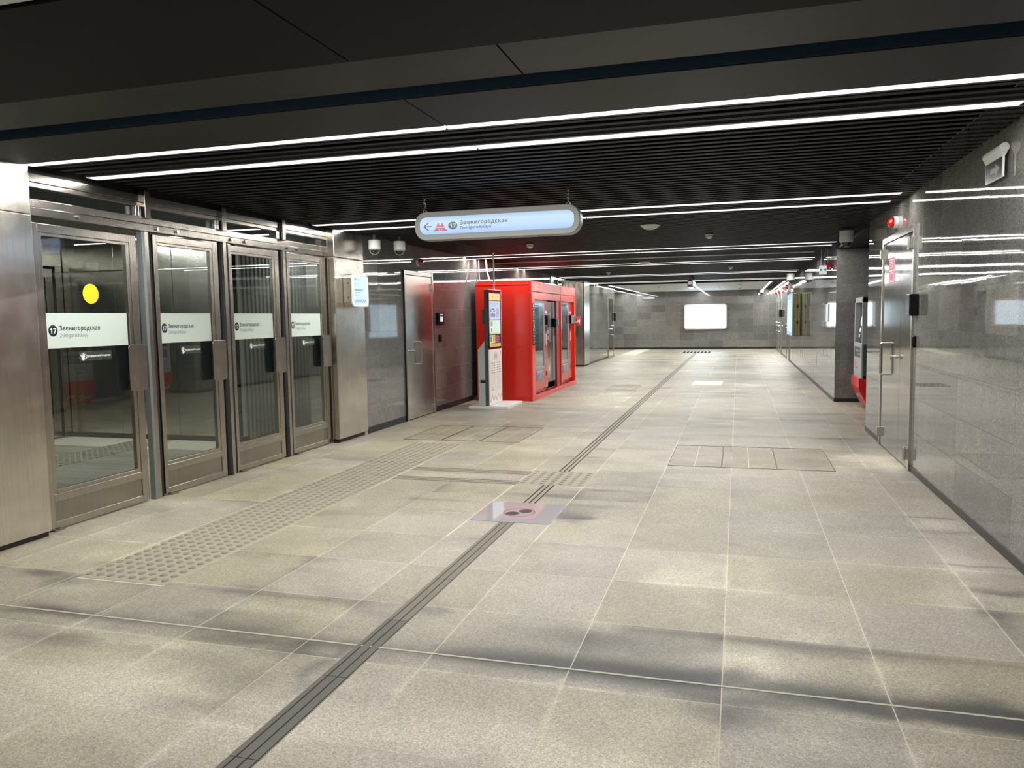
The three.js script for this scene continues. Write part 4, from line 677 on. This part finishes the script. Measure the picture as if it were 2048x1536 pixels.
// ---------------------------------------------------------------- red vending kiosk
{
  const X = -3.43, t = thing('vending_kiosk', 'red cabinet housing three vending machines against the left wall', 'kiosk', [-3.95, 0, -14.85]);
  const side = new THREE.Shape(); side.moveTo(-4.45, 0); side.lineTo(X - 0.03, 0); side.lineTo(X - 0.03, 2.09); side.lineTo(-4.37, 2.105); side.absarc(-4.37, 2.025, 0.08, Math.PI / 2, Math.PI); side.lineTo(-4.45, 0);
  part(t, 'side_panel', slab(side, 0.02, 0.004).translate(0, 0, -13.055), M.vendRed); part(t, 'side_panel', slab(side, 0.02, 0.004).translate(0, 0, -16.77), M.vendRed);
  part(t, 'side_fold', RB(-4.44, X - 0.05, 2.03, 2.045, -13.036, -13.022, 0.005, 2), M.vendRed);
  part(t, 'roof', RB(-4.43, X - 0.02, 2.06, 2.1, -16.77, -13.05, 0.015, 3), M.vendRed); part(t, 'back_panel', B(-4.45, -4.43, 0, 2.08, -16.77, -13.05), M.redDark);
  part(t, 'header', J(RB(X - 0.04, X, 1.91, 2.09, -15.325, -13.02, 0.012, 3), RB(X - 0.04, X, 1.91, 2.09, -16.77, -15.33, 0.012, 3)), M.vendRed); part(t, 'lower_header', J(RB(X - 0.05, X - 0.006, 1.775, 1.905, -15.325, -13.25, 0.006, 2), RB(X - 0.05, X - 0.006, 1.775, 1.905, -16.67, -15.4, 0.006, 2)), M.vendRed);
  part(t, 'pillar', RB(X - 0.05, X, 0, 1.91, -13.25, -13.02, 0.02, 4), M.vendRed); part(t, 'pillar', RB(X - 0.3, X, 0.08, 1.91, -15.4, -15.325, 0.006, 2), M.vendRed); part(t, 'pillar', RB(X - 0.3, X, 0, 1.91, -16.77, -16.67, 0.01, 3), M.vendRed);
  part(t, 'sill', RB(X - 0.12, X + 0.003, 0, 0.075, -16.77, -13.2, 0.006, 2), M.vendRed); part(t, 'inner_floor', B(-4.4, X - 0.1, 0.02, 0.03, -16.7, -13.1), M.black); part(t, 'recess_side', B(X - 0.6, X - 0.02, 0.076, 1.9, -15.325, -15.02), M.redDark);
  part(t, 'selection_panel', RB(X, X + 0.006, 0.98, 1.715, -13.215, -13.055, 0.003, 2), M.blackGloss); print(t, 'selection_print', paper(selectTex, 0.2), X + 0.0072, 1.348, -13.135, 0.145, 0.72, 1); print(t, 'logo', paper(vendLogoTex, 0.3), X + 0.001, 1.995, -13.45, 0.42, 0.14, 1, 'white logo strokes on red');
  const snack = (label, z0, z1, zs) => {  // zs: where the window ends and the payment strip begins
    const v = thing('vending_machine', label, 'vending machine', [-3.9, 0.1, (z0 + z1) / 2], 'vending machines in the red kiosk'), F = X - 0.05;
    part(v, 'case', J(B(-4.38, -4.34, 0.14, 1.77, z0, z1), B(-4.34, F - 0.02, 1.75, 1.77, z0, z1), B(-4.34, F - 0.02, 0.14, 0.5, z0, z1), B(-4.34, F - 0.02, 0.5, 1.75, z0, z0 + 0.2), B(-4.34, F - 0.02, 0.5, 1.75, z1 - 0.02, z1)), M.vendInside);
    part(v, 'window_frame', J(RB(F - 0.03, F + 0.006, 0.5, 0.56, zs, z1, 0.004, 2), RB(F - 0.03, F + 0.006, 1.73, 1.772, zs, z1, 0.004, 2), RB(F - 0.03, F + 0.006, 0.56, 1.73, zs, zs + 0.045, 0.004, 2), RB(F - 0.03, F + 0.006, 0.56, 1.73, z1 - 0.025, z1, 0.004, 2)), M.grey);
    part(v, 'window', B(F - 0.012, F - 0.006, 0.555, 1.735, zs + 0.04, z1 - 0.02), M.glass);
    for (let y = 0.72; y < 1.7; y += 0.24) { const sh = part(v, 'shelf', B(-4.3, F - 0.08, y, y + 0.012, zs + 0.03, z1 - 0.03), M.grey); }
    part(v, 'lower_door', RB(F - 0.02, F, 0.145, 0.498, zs, z1 - 0.002, 0.005, 2), M.vendFront); part(v, 'toe_board', RB(F - 0.05, F - 0.03, 0.085, 0.14, z0, z1, 0.003, 2), M.redDark);
    const tz = (zs + z1) / 2 - 0.05, tr = part(v, 'delivery_tray', RB(F - 0.02, F + 0.012, 0.31, 0.485, tz - 0.24, tz + 0.24, 0.012, 3), M.grey); part(tr, 'tray_flap', RB(F + 0.006, F + 0.018, 0.335, 0.455, tz - 0.2, tz + 0.2, 0.006, 2), std(0x5d7384, 0.15, 0.3));
    const pc = (z0 + zs) / 2, w = zs - z0; part(v, 'payment_panel', RB(F - 0.02, F + 0.002, 0.145, 1.772, z0, zs - 0.003, 0.005, 2), M.vendFront);
    const tm = part(v, 'card_terminal', RB(F, F + 0.06, 1.32, 1.5, pc - w * 0.36, pc + w * 0.36, 0.01, 3), M.blackGloss); part(tm, 'display', B(F + 0.001, F + 0.008, 1.53, 1.58, pc - 0.03, pc + 0.03), glow(0xe6dcff, 1.2));
    part(v, 'coin_slot', J(RB(F, F + 0.012, 1.2, 1.29, pc - 0.05, pc + 0.05, 0.003, 2)), M.black); part(v, 'lock', J(RB(F, F + 0.01, 0.36, 0.45, pc - 0.02, pc + 0.02, 0.004, 2)), M.black); part(v, 'print_strip', B(F + 0.002, F + 0.004, 0.95, 1.15, pc - 0.03, pc + 0.03), M.pinkPrint);
    area(F - 0.2, 1.738, (zs + z1) / 2, 0.3, (z1 - zs) * 0.8, [0, -1, 0], new THREE.Color(0.75, 0.87, 1), 30);
  };
  snack('red snack vending machine with glass front, nearest the viewer', -14.36, -13.255, -14.13);
  snack('red snack vending machine with glass front, at the far end', -16.665, -15.405, -16.25);
  const v = thing('vending_machine', 'dark coffee vending machine between the two red snack machines', 'vending machine', [-3.9, 0.1, -14.68], 'vending machines in the red kiosk'), F = X - 0.06;
  part(v, 'case', RB(-4.35, F - 0.01, 0.1, 1.76, -15.015, -14.365, 0.006, 2), M.greyDark); part(v, 'front_panel', RB(F - 0.012, F, 0.22, 1.76, -14.87, -14.37, 0.004, 2), M.blackGloss); print(v, 'front_print', paper(coffeeTex, 0.2), F + 0.0012, 1.0, -14.62, 0.48, 1.5, 1);
  part(v, 'side_stile', RB(F - 0.012, F + 0.004, 0.22, 1.76, -15.01, -14.875, 0.004, 2), M.grey); part(v, 'base_board', RB(F - 0.03, F - 0.01, 0.085, 0.215, -15.01, -14.37, 0.003, 2), M.greyDark);
  const tm = part(v, 'card_terminal', RB(F, F + 0.08, 1.27, 1.44, -15.0, -14.82, 0.012, 3), M.blackGloss); part(tm, 'display', B(F + 0.02, F + 0.082, 1.3, 1.42, -15.015, -14.995), M.offwhite); part(v, 'coin_slot', RB(F + 0.002, F + 0.014, 1.1, 1.22, -14.98, -14.91, 0.004, 2), M.black);
  const h = thing('fire_sign', 'small red fire hose sign bracketed off the far end of the red kiosk', 'sign', [-3.41, 1.26, -16.9]);
  part(h, 'plate', RB(-3.44, -3.36, 1.27, 1.46, -17.02, -17.0, 0.003, 2), M.red); print(h, 'face', paper(hTex, 0.4), -3.4, 1.365, -16.998, 0.078, 0.185, 0); part(h, 'bracket', B(-3.47, -3.42, 1.34, 1.36, -17.01, -16.776), M.grey);
}
// ---------------------------------------------------------------- far entrance behind the kiosk
{
  const t = setting('trim', 'steel framed second entrance beyond the vending kiosk with a row of transom lights'), x = -4.6;
  part(t, 'end_sheet', RB(-4.7, x + 0.06, 0, 2.8, -19.5, -19.2, 0.005, 2), M.steelLight); part(t, 'dark_reveal', B(-4.7, x + 0.03, 0, 2.8, -19.2, -18.95), M.black); part(t, 'header', RB(x - 0.06, x, 2.2, 2.29, -22.5, -19.5, 0.004, 2), M.steel); part(t, 'top_rail', RB(x - 0.06, x, 2.44, 2.5, -22.5, -19.5, 0.004, 2), M.steel);
  for (let i = 0; i <= 4; i++) part(t, 'mullion', RB(x - 0.06, x + 0.01, 0, 2.5, -22.5 + i * 0.75, -22.44 + i * 0.75, 0.004, 2), M.steelDark);
  for (let i = 0; i < 4; i++) part(t, 'transom_pane', B(x - 0.03, x - 0.024, 2.29, 2.44, -22.44 + i * 0.75, -21.75 + i * 0.75), M.glass);
  for (let i = 0; i < 4; i++) {
    const d = setting('door', ['far entrance glass door next to the narrow steel column', 'far entrance glass door, second from the narrow steel column', 'far entrance glass door, third from the narrow steel column', 'far entrance glass door nearest the red kiosk'][i], [x, 0, -22.1 + i * 0.75]), a = -22.43 + i * 0.75, b = a + 0.67;
    part(d, 'leaf_frame', J(RB(x - 0.05, x - 0.004, 0.02, 2.18, a, a + 0.08, 0.004, 2), RB(x - 0.05, x - 0.004, 0.02, 2.18, b - 0.08, b, 0.004, 2), RB(x - 0.05, x - 0.004, 2.1, 2.18, a + 0.08, b - 0.08, 0.004, 2), RB(x - 0.05, x - 0.004, 0.02, 0.28, a + 0.08, b - 0.08, 0.004, 2)), M.steel);
    part(d, 'glass', B(x - 0.03, x - 0.024, 0.28, 2.1, a + 0.08, b - 0.08), M.glass); part(d, 'push_plate', RB(x, x + 0.05, 0.9, 1.25, a + 0.1, a + 0.16, 0.01, 2), M.black);
  }
  const w = setting('wall_vestibule', 'dim tiled vestibule behind the far entrance'); part(w, 'back', B(-6.9, -6.8, -0.05, 2.9, -23.3, -18.9), M.granite[2]); part(w, 'near_side', B(-6.9, -4.8, -0.05, 2.9, -19.1, -18.9), M.granite[2]); part(w, 'far_side', B(-6.9, -4.9, -0.05, 2.9, -23.3, -23.1), M.granite[2]); part(w, 'floor_slab', B(-6.9, -4.6, -0.2, 0.0, -23.3, -18.9), M.tactile); part(w, 'ceiling_panel', B(-6.9, -4.66, 2.6, 2.7, -23.3, -18.9), M.paleCeil);
  longLight('lengthwise light in the vestibule behind the far entrance', -5.7, -22.8, -19.4, 2.57, 8);
}
// ---------------------------------------------------------------- ticket machines in the niche
function ticket(label, z0, z1) {
  const t = thing('ticket_machine', label, 'ticket machine', [2.0, 0.06, (z0 + z1) / 2], 'ticket machines in the niche'), X = 1.75, m = (z0 + z1) / 2;
  part(t, 'case', J(B(1.95, 2.29, 0.3, 1.68, z0, z1), B(X, 2.0, 0.52, 0.985, z0 + 0.002, z1 - 0.002)), M.kioskDark);
  for (const [a, b] of [[z0, z0 + 0.06], [z1 - 0.05, z1]]) part(t, 'side_cheek', RB(X, 1.96, 0.985, 1.68, a, b, 0.006, 2), M.ticketGrey); part(t, 'top_panel', RB(X, 1.96, 1.6, 1.68, z0, z1, 0.006, 2), M.ticketGrey);
  part(t, 'front_panel', RB(X - 0.004, X + 0.02, 0.46, 1.0, z0, z1, 0.006, 2), M.ticketGrey); print(t, 'front_print', paper(ticketTex, 0.4), X - 0.0055, 0.76, m, z1 - z0 - 0.04, 0.42, -1);
  part(t, 'screen', new THREE.BoxGeometry(0.01, 0.58, z1 - z0 - 0.09).rotateZ(-0.1).translate(X + 0.065, 1.3, m), M.smoked); part(t, 'keypad', RB(X + 0.01, X + 0.06, 0.995, 1.06, m + 0.02, m + 0.28, 0.006, 2), M.black);
  for (const [y, r, o] of [[1.5, 0.075, 0.0], [1.33, 0.08, -0.08], [1.19, 0.035, -0.14], [1.1, 0.025, -0.17]]) part(t, 'lit_mark', CY(r, 0.004, 0, 0, 0, 'x', 24).rotateZ(-0.1).translate(X + 0.0575 + (y - 1.3) * 0.1, y, m + o), glow(0xf6fbff, 1.0));
  const s = new THREE.Shape([[X - 0.03, 0.47], [X - 0.03, 0.34], [X + 0.1, 0.06], [X + 0.4, 0.06], [X + 0.4, 0.47]].map((p) => new THREE.Vector2(...p)));
  part(t, 'red_base', slab(s, z1 - z0, 0.004).translate(0, 0, z0), M.ticketRed); const L = Math.hypot(0.13, 0.28), an = Math.atan2(0.13, 0.28);
  part(t, 'base_print', new THREE.PlaneGeometry(z1 - z0 - 0.02, L - 0.02).rotateX(0).rotateY(-Math.PI / 2).rotateZ(an).translate(X + 0.035 - 0.007, 0.2 - 0.003, m), paper(ticketLowTex, 0.35));
  part(t, 'lip', RB(X - 0.035, X + 0.05, 0.462, 0.482, z0, z1, 0.005, 2), M.ticketRed);
}
M.ticketGrey = std(0x9fa4a6, 0.4);
ticket('grey and red ticket machine in the niche, far one, seen from the side', -13.18, -12.38);
ticket('grey and red ticket machine in the niche, near one behind the wall corner', -11.2, -10.42);
// ---------------------------------------------------------------- screens on the walls
{
  const t = thing('wall_lightbox', 'large glowing white lightbox on the far granite wall', 'lightbox', [-1.36, 0.86, FAR]), w = 1.76, h = 1.06, cx = -1.36, cy = 1.39;
  part(t, 'case', slab(rrect(w, h, 0.1), 0.1, 0.01).translate(cx, cy, FAR + 0.002), M.grey); part(t, 'rim', slab(ringShape(w, h, 0.1, 0.05), 0.02, 0.008).translate(cx, cy, FAR + 0.11), M.white);
  part(t, 'face', fit(new THREE.ShapeGeometry(rrect(w - 0.08, h - 0.08, 0.07), 12), w, h).translate(cx, cy, FAR + 0.12), screenMat(boardTex, 1.5)); area(cx, cy, FAR + 0.13, w - 0.14, h - 0.14, [0, 0, 1], SCREEN, 7);
  const s = thing('map_lightbox', 'wall mounted map lightbox with olive metal sides on the right wall', 'lightbox', [1.4, 0.88, -21.8]);
  part(s, 'case', RB(1.33, 1.514, 0.885, 1.975, -22.8, -20.75, 0.02, 3), M.gold); part(s, 'side_ribs', J(...[1.35, 1.41, 1.47].map((x) => RB(x, x + 0.03, 0.9, 1.96, -20.752, -20.735, 0.006, 2))), M.olive); part(s, 'clip', J(RB(1.4, 1.45, 1.6, 1.68, -20.75, -20.725, 0.004, 2), RB(1.4, 1.45, 1.2, 1.28, -20.75, -20.725, 0.004, 2)), M.black);
  part(s, 'rim', RB(1.3, 1.335, 0.88, 1.98, -22.81, -20.74, 0.012, 3), M.grey); print(s, 'face', screenMat(mapTex, 1.1), 1.2985, 1.43, -21.775, 2.0, 1.04, -1); area(1.295, 1.43, -21.775, 1.9, 0.98, [-1, 0, 0], SCREEN, 1.6);
}
renderer.render(scene, camera);
